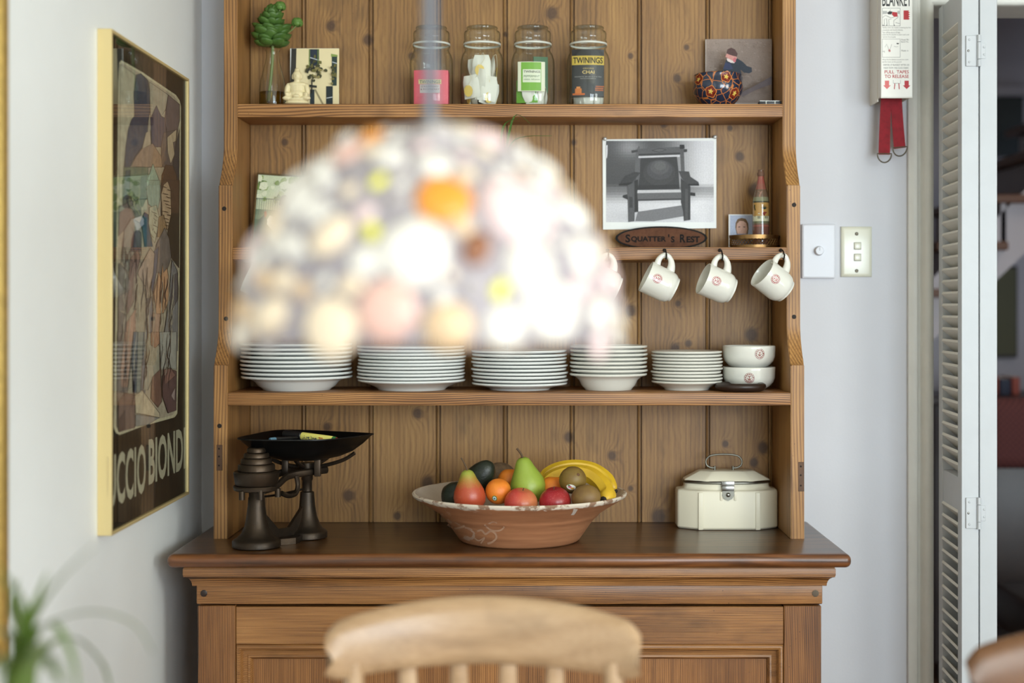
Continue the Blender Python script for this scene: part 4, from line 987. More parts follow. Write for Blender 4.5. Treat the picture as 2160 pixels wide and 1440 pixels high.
packet('tea_sachet', 'green tea sachet with a cream border at the front of the third jar', JX[2] - .003, .062, .034, .101, yj - .036, .004, (226, 224, 198), [(.12, .02, .86, .98, (122, 176, 64)), (.18, .30, .84, .74, (226, 230, 206))],
       [('TWININGS', .21, .82, .62, .70, (40, 44, 36), .01), ('PEPPERMINT', .22, .80, .47, .54, (70, 110, 60), 0), ('HERBAL INFUSION', .22, .80, .37, .42, (90, 120, 80), 0)], bend=.004, rz=R(3))
packet('tea_sachet', 'plain green tea sachet lying low behind the bordered one in the third jar', JX[2] - .014, .050, .010, .062, yj - .020, .004, (112, 170, 58), [], [], rz=R(-14), bend=.003)
packet('tea_sachet', 'dark green tea sachet standing at the back right of the third jar', JX[2] + .018, .034, .034, .117, yj - .006, .004, (44, 96, 52), [], [], rz=R(16))
def bag_mesh(name, mat, parent):
    m = MB(); nx, nz = 6, 8; w, h = .046, .058; vs = []; f_ = []
    for sgn in (-1, 1):
        for j in range(nz + 1):
            for i in range(nx + 1):
                u, v = i / nx, j / nz
                e = max(0, math.sin(math.pi * u)) ** .6 * max(0, math.sin(math.pi * min(1, v * 1.05))) ** .6
                wv = 1 - .25 * max(0, v - .7) / .3
                vs.append(((u - .5) * w * wv, sgn * (.0065 * e + .0002) + .0012 * math.sin(9 * u + 4 * v), v * h))
    n_ = (nx + 1) * (nz + 1)
    for s_ in (0, n_):
        for j in range(nz):
            for i in range(nx):
                a = s_ + j * (nx + 1) + i; f_.append((a, a + 1, a + nx + 2, a + nx + 1))
    m.add(vs, f_); return m.build(name, mat, parent, world=False, smooth=70)
M_bag = pbr('tea_bag_paper', (206, 194, 168), .7, col2=(150, 134, 108), vscale=50, bump=.3, bscale=120); M_bagw = pbr('tea_bag_white', (228, 226, 214), .7, bump=.2)
M_tagp = pbr('tag_yellow', (226, 196, 104), .5)
bag0 = None; random.seed(21)
def put_bag(label, loc, rot, s, white=False, tagg=False, group=None):
    global bag0
    o_ = thing('tea_bag', label, 'tea bag', loc, rot, group)
    if bag0 is None: bag0 = bag_mesh('pouch', M_bag, o_); b_ = bag0
    else: b_ = bag0.copy(); COL.objects.link(b_); b_.parent = o_
    b_.scale = (s, s, s)
    if white: b_.material_slots[0].link = 'OBJECT'; b_.material_slots[0].material = M_bagw
    if tagg:
        MB().tube(bez([(0, 0, .058 * s), (.004, -.006, .062 * s), (.006, -.010, .045 * s), (-.004, -.011, .03 * s)], 4), .0005, 5).build('string', pbr('string', (220, 210, 180), .8), o_, world=False)
        m = MB(); m.prism(disc(0, 0, .011, .0135, 10), 0, .0006, M=at(FRONT, (-.004, -.0105, .018 * s))); m.build('paper_tag', M_tagp, o_, world=False)
put_bag('white tea bag leaning at the front of the second jar', (JX[1] + .008, yj - .026, SH1 + .014), (R(-6), R(8), R(0)), 1.0, True)
put_bag('tea bag with a round yellow tag at the lower left of the second jar', (JX[1] - .020, yj - .024, SH1 + .020), (R(4), R(-6), R(-24)), .9, False, True)
for i in range(10):
    a = -2.7 + i * .56; rr = .020
    put_bag('beige string-and-tag tea bag heaped in the second jar', (JX[1] + rr * math.cos(a), yj + rr * .9 * math.sin(a), SH1 + .006 + .030 * (i % 3) ), (R(random.uniform(-10, 10)), R(random.uniform(-16, 16)), a + R(90)), .92, False, True, 'tea bags in the second jar')
for i in range(5):
    a = -1.9 + i * .5
    put_bag('pale tea bag at the bottom of the third jar', (JX[2] + .022 * math.cos(a) + .004, yj + .006 + .020 * math.sin(a), SH1 + .004), (R(random.uniform(-6, 6)), R(random.uniform(-30, 30)), a + R(90)), .8, True, False, 'tea bags in the third jar')
for i in range(5):
    a = -2.6 + i * 1.05
    put_bag('beige tea bag standing in the rightmost jar', (JX[3] + .026 * math.cos(a), yj + .006 + .022 * math.sin(a), SH1 + .004), (R(0), R(random.uniform(-14, 14)), a + R(90)), .95, False, False, 'tea bags in the rightmost jar')
# ---- painted bowl
yk = 3.242
o = thing('painted_bowl', 'round dark blue bowl painted with orange lines and red flowers', 'bowl', (XW(1514, yk), yk, SH1))
t = NT('blue_glaze'); oc = t.obco();
vd = t.voro(oc, 58, 'DISTANCE_TO_EDGE')
t.l.new(t.mix(t.mapr(vd, .03, .045, 1, 0), lin((28, 40, 62)), lin((184, 110, 54))), t.b.inputs['Base Color']); t.b.inputs['Roughness'].default_value = .15; t.b.inputs['Coat Weight'].default_value = .4
bpf = [(0, .002), (.026, .002), (.030, 0), (.034, .003), (.046, .014), (.0545, .028), (.0572, .042), (.0560, .054), (.0535, .062), (.0535, .068), (.0545, .072), (.0530, .0735), (.0510, .071), (.0520, .055), (.0530, .042), (.046, .020), (.026, .008), (0, .007)]
MB().lathe(bpf, 48).build('body', t.m, o, world=False, smooth=50)
def bowl_r(z):
    for (r0, z0), (r1, z1) in zip(bpf[2:10], bpf[3:11]):
        if z0 <= z <= z1: return r0 + (r1 - r0) * (z - z0) / (z1 - z0)
    return .054
def kk(x, y): return (1400 + x / 6.547 - 1514) * yk / F, ZW(40 + y / 6.545, yk) - SH1
for fx, fy_ in ((820, 848), (612, 1045), (940, 1065), (465, 860)):
    s0, z0 = kk(fx, fy_); a0 = -math.pi / 2 + math.asin(max(-.96, min(.96, s0 / bowl_r(z0)))); m = MB(); m.keep = True
    def fnn(s, t_, k_): r = bowl_r(z0 + t_) + .0003 + .0002 * k_; a = a0 + s / r; return Vector((r * math.cos(a), r * math.sin(a), z0 + t_))
    for k_, (rad, c_, am) in enumerate(((.0128, (214, 128, 60), .10), (.0112, (24, 22, 26), .1), (.0100, (126, 44, 28), .22), (.0045, (214, 186, 90), .35))):
        nn = 30; pr_ = [(rad * (1 + am * math.cos(5 * 2 * math.pi * i / nn)) * math.cos(2 * math.pi * i / nn), rad * (1 + am * math.cos(5 * 2 * math.pi * i / nn)) * math.sin(2 * math.pi * i / nn)) for i in range(nn)]
        for i in range(nn):
            j = (i + 1) % nn
            m.poly([fnn(0, 0, k_), fnn(pr_[i][0] * .55, pr_[i][1] * .55, k_), fnn(pr_[j][0] * .55, pr_[j][1] * .55, k_)], col=c_); m.poly([fnn(pr_[i][0] * .55, pr_[i][1] * .55, k_), fnn(*pr_[i], k_), fnn(*pr_[j], k_), fnn(pr_[j][0] * .55, pr_[j][1] * .55, k_)], col=c_)
    m.build('painted_flower', M_gloss, o, world=False, smooth=0)
o = thing('pocket_knife', 'small flat black folding knife lying at the right end of the top shelf', 'knife', (XW(1625, 3.215), 3.215, SH1))
MB().box(-.027, .027, -.009, .009, .0004, .0085, .002, 2).build('handle', pbr('black_plastic', (32, 34, 38), .4), o, world=False)
for x in (-.012, .008): MB().box(x, x + .002, -.0094, .0094, .0002, .0088).build('bolster', M_wire, o, world=False, smooth=0)
MB().box(-.024, .022, -.0012, .0012, .0085, .0105).build('blade_spine', M_steel, o, world=False, smooth=0)
# ================================================================== on the dresser top
# ---- balance scale
fc = Vector((XW(541, 2.988), 2.988, TZ)); rc = Vector((XW(648, 3.108), 3.108, TZ))
sl_ = thing('balance_scale', 'old dark cast-iron kitchen balance scale with a black tin scoop', 'scale', ((fc.x + rc.x) / 2, (fc.y + rc.y) / 2, TZ + .0004))
dv = (rc - fc); dl = dv.length; dv.normalize(); nv_ = Vector((-dv.y, dv.x, 0))
colp = [(0, 0), (.047, 0), (.0505, .002), (.0505, .013), (.0475, .0165), (.041, .020), (.032, .029), (.0255, .043), (.0215, .062), (.0185, .085), (.0172, .104), (.0158, .106), (.0158, .128), (.0135, .130), (0, .130)]
m = MB(); m.lathe(colp, 36, M=Matrix.Translation(fc)); m.build('front_column', M_iron, sl_, smooth=45)
m = MB(); m.lathe([(0, 0), (.041, 0), (.044, .002), (.044, .013), (.041, .0165), (.034, .021), (.027, .032), (.021, .048), (.0175, .068), (.0155, .092), (.0150, .100), (.0105, .102), (.0105, .125), (.0125, .127), (.0125, .150), (.0175, .152), (.0175, .164), (0, .164)], 32, M=Matrix.Translation(rc)); m.build('rear_column', M_iron, sl_, smooth=45)
# bridge between the columns with rounded lobes
fz = lambda a, b, z: fc + dv * a + nv_ * b + Vector((0, 0, z))
m = MB()
ol = [(.0, .020), (.040, .022), (.058, .032), (.075, .036), (.092, .030), (.105, .022), (dl, .020), (dl, -.020), (.105, -.024), (.092, -.034), (.075, -.040), (.058, -.034), (.040, -.024), (0, -.020)]
n = len(ol); m.add([fz(a, b, .0) for a, b in ol] + [fz(a, b, .013) for a, b in ol], [tuple(range(n)), tuple(range(n, 2 * n))] + [(i, (i + 1) % n, n + (i + 1) % n, n + i) for i in range(n)])
m.add([fz(.015, s * .004, .012) for s in (-1, 1)] + [fz(.015, s * .004, .075) for s in (-1, 1)] + [fz(.06, s * .004, .030) for s in (-1, 1)] + [fz(dl * .62, s * .004, .030) for s in (-1, 1)] + [fz(dl - .012, s * .004, .075) for s in (-1, 1)] + [fz(dl - .012, s * .004, .012) for s in (-1, 1)],
      [(0, 2, 4, 6, 8, 10), (11, 9, 7, 5, 3, 1), (0, 1, 3, 2), (2, 3, 5, 4), (4, 5, 7, 6), (6, 7, 9, 8), (8, 9, 11, 10), (10, 11, 1, 0)])
m.build('bridge', M_iron, sl_, smooth=35)
# beam, stays and knife-edge fittings
m = MB()
for s in (-1, 1):
    m.tube(bez([fz(-.01, s * .034, .122), fz(.025, s * .034, .128), fz(dl * .5, s * .020, .143), fz(dl - .02, s * .030, .147), fz(dl + .03, s * .030, .147)], 6), [.0052] * 25, 8, flat=1.5)
m.build('beam', M_iron, sl_)
MB().tube(bez([fz(.01, 0, .104), fz(.06, 0, .103), fz(dl, 0, .108)], 4), .004, 6, flat=.6).build('lower_stay', M_iron, sl_)
hk_ = bez([fz(.035, -.038, .112), fz(.058, -.036, .104), fz(.082, -.032, .106), fz(.093, -.028, .122), fz(.090, -.026, .143)], 5)
MB().tube(hk_, .0055, 8).build('curved_arm', M_iron, sl_)
for a, b, z0, z1 in ((-.022, -.036, .104, .124), (.020, -.043, .106, .124), (.0, .044, .106, .124), (-.046, -.006, .104, .122)): MB().tube([fz(a, b, z0), fz(a, b, z1)], .0062, 10).build('lug', M_iron, sl_)
m = MB(); m.lathe([(0, .119), (.044, .119), (.0475, .121), (.0485, .127), (.0470, .1295), (0, .1295)], 40, M=Matrix.Translation(fc)); m.build('weight_plate', M_iron, sl_, smooth=40)
# four-armed pan support
zp = .176
for k, (dx, dy) in enumerate(((.105, -.01), (-.085, -.035), (.05, .06), (-.02, -.06))):
    L_ = math.hypot(dx, dy)
    MB().tube(bez([rc + Vector((0, 0, .157)), rc + Vector((dx * .35, dy * .35, .158)), rc + Vector((dx * .75, dy * .75, .170)), rc + Vector((dx, dy, .186))], 5), .0052, 8, flat=.8).build('pan_arm', M_iron, sl_)
for dx, dy in ((.028, -.035), (-.042, -.035)):
    MB().box(rc.x + dx - .007, rc.x + dx + .007, rc.y + dy - .006, rc.y + dy + .006, TZ + .138, TZ + .178, .002, 2).build('bracket', M_iron, sl_)
# the tin scoop
rim = [W(505, 925, 3.01), W(520, 928, 2.98), W(560, 929.5, 2.967), W(620, 929.5, 2.965), W(680, 928, 2.975), W(735, 922, 3.03), W(776, 916, 3.092), W(784, 914.5, 3.11), W(765, 913, 3.128), W(700, 910, 3.165), W(640, 907.5, 3.195), W(600, 907, 3.20), W(572, 909, 3.175), W(535, 917, 3.09)]
zr_ = TZ + .226
cpan = Vector((XW(648, 3.09), 3.085, 0)); nr = len(rim)
rim = [Vector((p.x, p.y, zr_)) for p in rim]
rim2 = []
for i in range(nr):
    for k in range(4):
        t_ = k / 4; p0, p1, p2, p3 = rim[i - 1], rim[i], rim[(i + 1) % nr], rim[(i + 2) % nr]
        rim2.append(.5 * ((2 * p1) + (p2 - p0) * t_ + (2 * p0 - 5 * p1 + 4 * p2 - p3) * t_ * t_ + (3 * p1 - p0 - 3 * p2 + p3) * t_ ** 3))
nr = len(rim2); m = MB(); vs = []; f_ = []
prof_ = [(1.03, .0015), (1.03, -.001), (1.0, -.002), (.86, -.020), (.70, -.036), (.5, -.047), (.3, -.0525), (.1, -.054)]
for sc_, dz in prof_: vs += [Vector((cpan.x + (p.x - cpan.x) * sc_, cpan.y + (p.y - cpan.y) * sc_, zr_ + dz)) for p in rim2]
k0 = len(prof_)
for sc_, dz in [(.1, -.0525), (.3, -.051), (.5, -.0455), (.70, -.0345), (.86, -.0185), (.99, 0), (1.03, .0015)]: vs += [Vector((cpan.x + (p.x - cpan.x) * sc_, cpan.y + (p.y - cpan.y) * sc_, zr_ + dz)) for p in rim2]
for r_ in list(range(k0 - 1)) + list(range(k0, k0 + 6)):
    for i in range(nr): f_.append((r_ * nr + i, r_ * nr + (i + 1) % nr, (r_ + 1) * nr + (i + 1) % nr, (r_ + 1) * nr + i))
f_ += [tuple(range((k0 - 1) * nr, k0 * nr)), tuple(range(k0 * nr, (k0 + 1) * nr))]
m.add(vs, f_); m.build('scoop', M_tin, sl_, smooth=50)
# weights
zw = TZ + .1300
for r0, r1, h, lb in ((.048, .0445, .0295, 'widest iron scale weight at the bottom of the weight pile'), (.0385, .0385, .0155, 'second iron scale weight up the pile'), (.0325, .0325, .0130, 'middle iron disc of the pile of five scale weights'), (.0265, .0265, .0115, 'fourth iron scale weight up the pile'), (.0195, .0195, .0120, 'smallest iron scale weight on top of the pile')):
    b1 = .0022; pr = [(0, 0), (r1 - b1, 0), (r1, b1), (r0, h - b1 * 1.4), (r0 - b1, h - .0004), (r0 * .8, h), (r0 * .78, h - .001), (r0 * .3, h - .001), (r0 * .26, h - .003), (0, h - .003)]
    o = MB().lathe(pr, 36).build('scale_weight', M_iron, smooth=40); o.location = (fc.x, fc.y, zw); zw += h - .0006
    tag(o, lb, 'weight', 'scale weights')
# pens in the scoop
mk = thing('marker_pen', 'yellow marker pen with a black cap lying in the scale scoop', 'pen', (XW(655, 3.03), 3.03, TZ + .205))
p0, p1 = W(712, 928.5, 3.035), W(600, 915, 3.10); d_ = (p1 - p0); L_ = d_.length; d_.normalize()
def along(m, a, b, r0, r1, col=None): m.tube([p0 + d_ * a, p0 + d_ * (a + .001), p0 + d_ * (b - .001), p0 + d_ * b], [r0 * .9, r0, r1, r1 * .9], 18)
b_ = MB(); along(b_, .012, L_ * .66, .0078, .0088); body = b_.build('barrel', pbr('marker_yellow', (232, 224, 120), .35), mk)
b_ = MB(); along(b_, L_ * .66, L_ * 1.0, .0098, .0094); b_.build('cap', pbr('marker_black', (22, 22, 24), .35), mk)
b_ = MB(); along(b_, 0.004, .012, .0070, .0078); b_.build('green_end', pbr('marker_green', (52, 120, 60), .4), mk)
b_ = MB(); along(b_, -.004, .004, .0040, .0062); b_.build('red_plug', pbr('marker_red', (150, 46, 40), .4), mk)
m = MB(); m.keep = True; uu = -d_; vv = (Vector((0, -.25, 1)) - uu * uu.dot(Vector((0, -.25, 1)))).normalized(); ww_ = uu.cross(vv) * -1
if ww_.y > 0: ww_ = -ww_
def mf(u, v):
    a = v / .0084; q0 = p0 + d_ * (L_ * .64 - u)
    return q0 + vv * math.sin(a) * .0088 + ww_ * math.cos(a) * .0088
text_in(m, 'Artline', mf, .004, .042, -.003, .0055, .012, (40, 48, 92)); text_in(m, '70', mf, .046, .058, -.003, .005, .01, (206, 92, 50))
m.build('lettering', M_print, mk, smooth=0)
pn = thing('ballpoint_pen', 'thin dark pen with a pale blue end lying in the scale scoop', 'pen', (XW(590, 3.02), 3.02, TZ + .2))
p0, p1 = W(569, 926.5, 3.01), W(650, 921, 3.10); d_ = (p1 - p0); L_ = d_.length; d_.normalize()
b_ = MB(); along(b_, 0, .016, .0036, .0042); b_.build('end_cap', pbr('pen_blue', (96, 136, 160), .35), pn)
b_ = MB(); along(b_, .016, L_, .0040, .0030); b_.build('barrel', MATS['marker_black'], pn)
# ---- fruit bowl
FB = Vector((XW(1096, 3.088), 3.088, TZ + .0004))
o = thing('fruit_bowl', 'wide terracotta bowl with a worn white glazed rim and white drips', 'bowl', FB)
t = NT('bowl_clay'); oc = t.obco(); sp = t.new('ShaderNodeSeparateXYZ'); t.set(sp.inputs[0], oc)
hz = t.math('ADD', sp.outputs[2], t.math('MULTIPLY', t.math('SUBTRACT', t.noise(oc, 28, 3), .5), .016))
f1 = t.mapr(hz, .0925, .0945)
wn_ = t.noise(t.vec('MULTIPLY', oc, (1, 1, 2.2)), 16, 4, .6, 1.4); smear = t.math('MULTIPLY', t.mapr(wn_, .61, .64, 0, .35), t.mapr(sp.outputs[0], -.02, -.05, 0, 1))
clay = t.ramp(t.noise(t.vec('MULTIPLY', oc, (1, 1, 12)), 9, 3), [(.3, lin((186, 130, 92))), (.75, lin((158, 106, 74)))])
cl = t.mix(smear, clay, lin((226, 212, 196)))
chip = t.mapr(t.noise(oc, 42, 3, .6), .52, .60)
gl_ = t.mix(chip, lin((222, 210, 192)), lin((150, 120, 98)))
t.l.new(t.mix(f1, cl, gl_), t.b.inputs['Base Color']); t.b.inputs['Roughness'].default_value = .42
bout = [(0, .003), (.118, .003), (.120, 0), (.128, 0), (.132, .004), (.154, .036), (.165, .050), (.170, .053), (.173, .0575), (.176, .061), (.205, .080), (.226, .0925), (.2315, .0965), (.2330, .1005), (.2305, .1035), (.2260, .1030)]
bin_ = [(.2260, .1030), (.214, .092), (.190, .075), (.16, .060), (.12, .050), (.06, .046), (0, .045)]
MB().lathe(bout, 72).build('body', t.m, o, world=False, smooth=50)
MB().lathe(bin_, 72).build('glazed_inside', pbr('white_glaze', (206, 194, 180), .25, var=.12, vscale=14), o, world=False, smooth=50)
m = MB(); m.keep = True
def bw(px, py, k=0):
    """point on the outside of the bowl under the pixel"""
    yy = 2.87
    for _ in range(8):
        p = W(px, py, yy); z = min(max(p.z - FB.z, .004), .1); r = .12
        for (r0, z0), (r1, z1) in zip(bout[3:], bout[4:]):
            if z0 <= z <= z1: r = r0 + (r1 - r0) * (z - z0) / max(z1 - z0, 1e-6)
        dx = p.x - FB.x; yy = FB.y - math.sqrt(max(1e-6, r * r - dx * dx)) - .0006
    p = W(px, py, yy); return p - FB
for pl in ([(1148, 1070), (1155, 1071), (1153, 1078), (1147, 1077)], [(1210, 1072), (1219, 1074), (1211, 1086), (1204, 1086), (1208, 1080)], [(1095, 1071), (1108, 1071), (1106, 1077), (1098, 1076)], [(1222, 1067), (1244, 1063), (1242, 1068), (1222, 1072)]):
    dm = MB(); dm.keep = True; dm.poly([bw(*p) for p in pl], col=(226, 214, 200)); dm.build('glaze_drip', M_gloss, o, world=False, smooth=0)
for pl, w_ in (([(1006, 1120), (1016, 1118), (1024, 1126), (1034, 1120), (1044, 1124), (1047, 1134), (1038, 1143), (1028, 1146)], 4.2), ([(1022, 1106), (1030, 1114), (1040, 1119), (1056, 1118), (1064, 1110)], 3.6), ([(1000, 1134), (1010, 1140), (1022, 1134), (1014, 1146)], 3.4), ([(944, 1106), (958, 1114), (972, 1112), (980, 1108)], 4.5)):
    pts_ = [(p.x, p.y) for p in bez([Vector((a, b, 0)) for a, b in pl], 5)]
    dm = MB(); dm.keep = True; strip_quads(dm, bw, pts_, w_, (190, 150, 122)); dm.build('glaze_smear', M_gloss, o, world=False, smooth=0)
# ---- fruit
def dimple(r_, n=14, top=.12, bot=.08, sq=1.0):
    pr = []
    for i in range(n + 1):
        th = math.pi * i / n; r = math.sin(th) * r_; z = -math.cos(th) * r_ * sq
        z -= top * r_ * math.exp(-(r / (.3 * r_)) ** 2) * (1 if z > 0 else 0); z += bot * r_ * math.exp(-(r / (.25 * r_)) ** 2) * (1 if z < 0 else 0)
        pr.append((r if 0 < i < n else 0, z))
    return pr
def two_tone(name, cA, cB, axis=0, mid=.0, wid=.03, rough=.35, speck=None, bump=0.0, noise_amt=.02):
    t = NT(name); oc = t.obco(); sp = t.new('ShaderNodeSeparateXYZ'); t.set(sp.inputs[0], oc)
    v = t.math('ADD', sp.outputs[axis], t.math('MULTIPLY', t.math('SUBTRACT', t.noise(oc, 40, 4, .6), .5), noise_amt * 4))
    c = t.mix(t.mapr(v, mid - wid, mid + wid), lin(cA), lin(cB))
    if speck:
        c = t.mix(t.mapr(t.voro(oc, 260), .12, .2, .55, 0), c, lin(speck))
    t.l.new(c, t.b.inputs['Base Color']); t.b.inputs['Roughness'].default_value = rough
    if bump: t.bump(t.noise(oc, 420, 2), bump, .001)
    return t.m
def fruit(name, label, cat, c, prof_, mat, rot=(0, 0, 0), n=28, pname='flesh', group='fruit in the terracotta bowl'):
    o_ = thing(name, label, cat, c, rot, group)
    MB().lathe(prof_, n).build(pname, mat, o_, world=False, smooth=80)
    return o_
def stalk(o_, pts_, r_, mat): MB().tube(bez(pts_, 5), r_, 8).build('stalk', mat, o_, world=False)
M_stk = pbr('stalk_brown', (84, 62, 40), .7)
pearp = lambda s: [(0, -.040 * s), (.012 * s, -.0395 * s), (.026 * s, -.033 * s), (.0345 * s, -.020 * s), (.0365 * s, -.006 * s), (.0335 * s, .009 * s), (.027 * s, .022 * s), (.0205 * s, .034 * s), (.0165 * s, .044 * s), (.0125 * s, .051 * s), (.0065 * s, .055 * s), (0, .0545 * s)]
M_rpear = two_tone('red_pear', (176, 74, 46), (150, 160, 62), 2, .032, .016, .35, (206, 150, 90), noise_amt=.006)
o = fruit('pear', 'red and green pear leaning at the left of the fruit bowl', 'pear', W(990, 1042, 2.97), pearp(.93), M_rpear, (R(5), R(-5), 0))
stalk(o, [(0, 0, .050), (-.003, 0, .062), (-.010, .002, .078)], .0016, M_stk)
t = two_tone('green_pear', (156, 176, 66), (142, 164, 60), 2, .01, .03, .4, (120, 130, 50)); M_gp = t
o = fruit('pear', 'tall green pear standing in the middle of the fruit bowl', 'pear', W(1113, 1021, 3.03), pearp(1.06), M_gp, (R(4), R(-11), 0))
stalk(o, [(0, 0, .056), (-.001, 0, .066), (-.008, .001, .080)], .0022, M_stk)
M_or = pbr('orange_peel', (236, 138, 44), .42, col2=(226, 120, 34), vscale=30, bump=.35, bscale=700)
def sticker(o_, R_, az, el, w_, h_, col, col2):
    m = MB(); m.keep = True
    dd = Vector((math.cos(el) * math.cos(az), math.cos(el) * math.sin(az), math.sin(el))); e1 = Vector((-math.sin(az), math.cos(az), 0)); e2 = dd.cross(e1)
    for k, (s_, c_) in enumerate(((1, col), (.72, (232, 232, 226)), (.42, col2))):
        pr_ = disc(0, 0, w_ * s_, h_ * s_, 18)
        cpt = dd * (R_ + .0003 + .0002 * k)
        pts_ = [(dd * R_ + e1 * a + e2 * b).normalized() * (R_ + .0003 + .0002 * k) for a, b in pr_]
        for i in range(18): m.poly([cpt, pts_[i], pts_[(i + 1) % 18]], col=c_)
    m.build('sticker', M_gloss, o_, world=False, smooth=0)
o = fruit('orange', 'orange with a green oval sticker beside the red pear', 'orange', W(1051, 1036, 2.985), dimple(.0272), M_or, (R(20), 0, 0), pname='peel')
sticker(o, .0272, R(-105), R(-6), .0055, .0065, (60, 128, 74), (90, 150, 160))
fruit('orange', 'orange almost hidden between the green pear and the avocado', 'orange', W(1076, 1014, 3.085), dimple(.0275), M_or, pname='peel')
fruit('orange', 'orange behind the dark red apple and the upper kiwifruit', 'orange', W(1166, 1031, 3.04), dimple(.028), M_or, pname='peel')
M_ap1 = two_tone('blush_apple', (196, 72, 62), (206, 136, 84), 0, .014, .03, .3, (220, 150, 110), noise_amt=.01)
M_ap2 = two_tone('dark_red_apple', (168, 34, 46), (150, 40, 40), 0, .0, .03, .3, (214, 130, 120))
o = fruit('apple', 'pinkish red apple at the front middle of the fruit bowl', 'apple', W(1099, 1061, 2.952), dimple(.0350, sq=.92), M_ap1, (R(14), R(8), 0))
stalk(o, [(0, 0, .026), (.001, 0, .034)], .001, M_stk)
o = fruit('apple', 'dark red speckled apple at the front right of the fruit bowl', 'apple', W(1171, 1058, 2.955), dimple(.0335, sq=.94), M_ap2, (R(14), R(-6), 0))
stalk(o, [(0, 0, .026), (.001, 0, .034)], .001, M_stk)
M_kw = pbr('kiwi_skin', (128, 104, 46), .5, col2=(112, 84, 40), vscale=25, bump=.2, bscale=300)
kp = lambda a, b: [(math.sin(math.pi * i / 12) * a if 0 < i < 12 else 0, -math.cos(math.pi * i / 12) * b) for i in range(13)]
o = fruit('kiwifruit', 'golden brown kiwifruit with a white sticker, perched on the pile', 'kiwifruit', W(1208, 1012, 2.985), kp(.0285, .0310), M_kw, (R(62), R(0), R(24)), pname='skin')
MB().ball((0, 0, .0305), (.0035, .0035, .0016), 10, 6).build('tip', pbr('kiwi_tip', (96, 64, 40), .7), o, world=False)
m = MB(); m.keep = True; Mi = o.rotation_euler.to_matrix().inverted()
for k, (s_, c_, pl) in enumerate(((1, (236, 236, 230), disc(0, 0, .0105, .0068, 16, .3)), (1, (196, 110, 130), disc(-.003, .001, .004, .003, 10)), (1, (224, 170, 80), disc(.003, -.002, .004, .0028, 10)), (1, (80, 130, 70), disc(-.005, .004, .003, .0015, 8)))):
    ctr = Vector((-.13, -.90, -.42)).normalized(); e1 = Vector((.96, -.14, -.2)).normalized(); e2 = e1.cross(ctr)
    for i in range(len(pl)):
        j = (i + 1) % len(pl); tri = []
        for a, b in (((pl[i][0] + pl[(i + len(pl) // 2) % len(pl)][0]) / 2, (pl[i][1] + pl[(i + len(pl) // 2) % len(pl)][1]) / 2), pl[i], pl[j]):
            v = Mi @ (ctr * .0290 + e1 * a + e2 * -b); s2 = 1 / math.sqrt((v.x / .0285) ** 2 + (v.y / .0285) ** 2 + (v.z / .0310) ** 2)
            tri.append(v * s2 * (1.012 + .008 * k))
        m.poly(tri, col=c_)
m.build('sticker', M_gloss, o, world=False, smooth=0)
fruit('kiwifruit', 'plain golden brown kiwifruit resting at the right front rim of the bowl', 'kiwifruit', W(1236, 1049, 2.945), kp(.0265, .0310), pbr('kiwi_skin_b', (136, 108, 56), .55, col2=(112, 82, 46), vscale=20, bump=.2, bscale=300), (R(0), R(80), R(-10)), pname='skin')
avp = [(0, -.036), (.014, -.034), (.026, -.026), (.0310, -.012), (.0305, .004), (.0260, .020), (.0200, .033), (.0130, .042), (.0060, .046), (0, .0465)]
M_av = pbr('avocado_skin', (34, 42, 30), .38, col2=(24, 30, 24), vscale=60, bump=.8, bscale=260)
fruit('avocado', 'dark green avocado showing above the orange at the left of the bowl', 'avocado', W(1012, 1008, 3.045), avp, M_av, (R(25), R(35), 0), pname='skin')
fruit('avocado', 'nearly black avocado low in the bowl behind the red pear', 'avocado', W(967, 1046, 3.005), avp, M_av, (R(80), R(0), R(60)), pname='skin')
fruit('rockmelon', 'small brown rough-skinned fruit at the back of the bowl', 'melon', W(1054, 1010, 3.165), kp(.040, .037), pbr('rough_brown', (122, 98, 72), .75, col2=(92, 74, 56), vscale=70, bump=.7, bscale=160), pname='rind')
# bananas
bn = thing('banana_bunch', 'bunch of ripe yellow bananas arching over the right of the fruit bowl', 'bananas', W(1220, 1040, 3.10), group=None)
M_ban = pbr('banana_yellow', (226, 186, 44), .42, col2=(206, 164, 40), vscale=18); M_btip = pbr('banana_tip', (40, 32, 24), .8)
for pts_, rmax in (([W(1139, 1022, 3.10), W(1150, 1004, 3.105), W(1175, 989, 3.11), W(1212, 983, 3.12), W(1250, 989, 3.12), W(1278, 1007, 3.11), W(1292, 1026, 3.09), W(1297, 1034, 3.085)], .0145), ([W(1139, 1026, 3.06), W(1165, 1009, 3.06), W(1200, 998, 3.06), W(1240, 1001, 3.05), W(1266, 1018, 3.03), W(1281, 1040, 3.005), W(1278, 1050, 2.985), W(1274, 1053, 2.975)], .0185)):
    p_ = bez(pts_, 6); n = len(p_)
    rr = [rmax * (.42 + .58 * min(1, i / (n * .16))) * (1 if i < n * .72 else max(.22, 1 - ((i - n * .72) / (n * .28)) ** 1.6 * .78)) for i in range(n)]
    b_ = MB().tube(p_, rr, 7).build('banana', M_ban, bn, smooth=50)
    e = p_[-1]; d_ = (p_[-1] - p_[-3]).normalized(); MB().tube([e - d_ * .001, e + d_ * .003, e + d_ * .006], [rr[-1] * 1.05, rr[-1] * 1.25, rr[-1] * .7], 8).build('blossom_tip', M_btip, bn)
MB().tube([W(1143, 1026, 3.08), W(1134, 1032, 3.09), W(1128, 1040, 3.095)], [.010, .008, .007], 8).build('stem', pbr('banana_stem', (150, 136, 50), .6), bn)
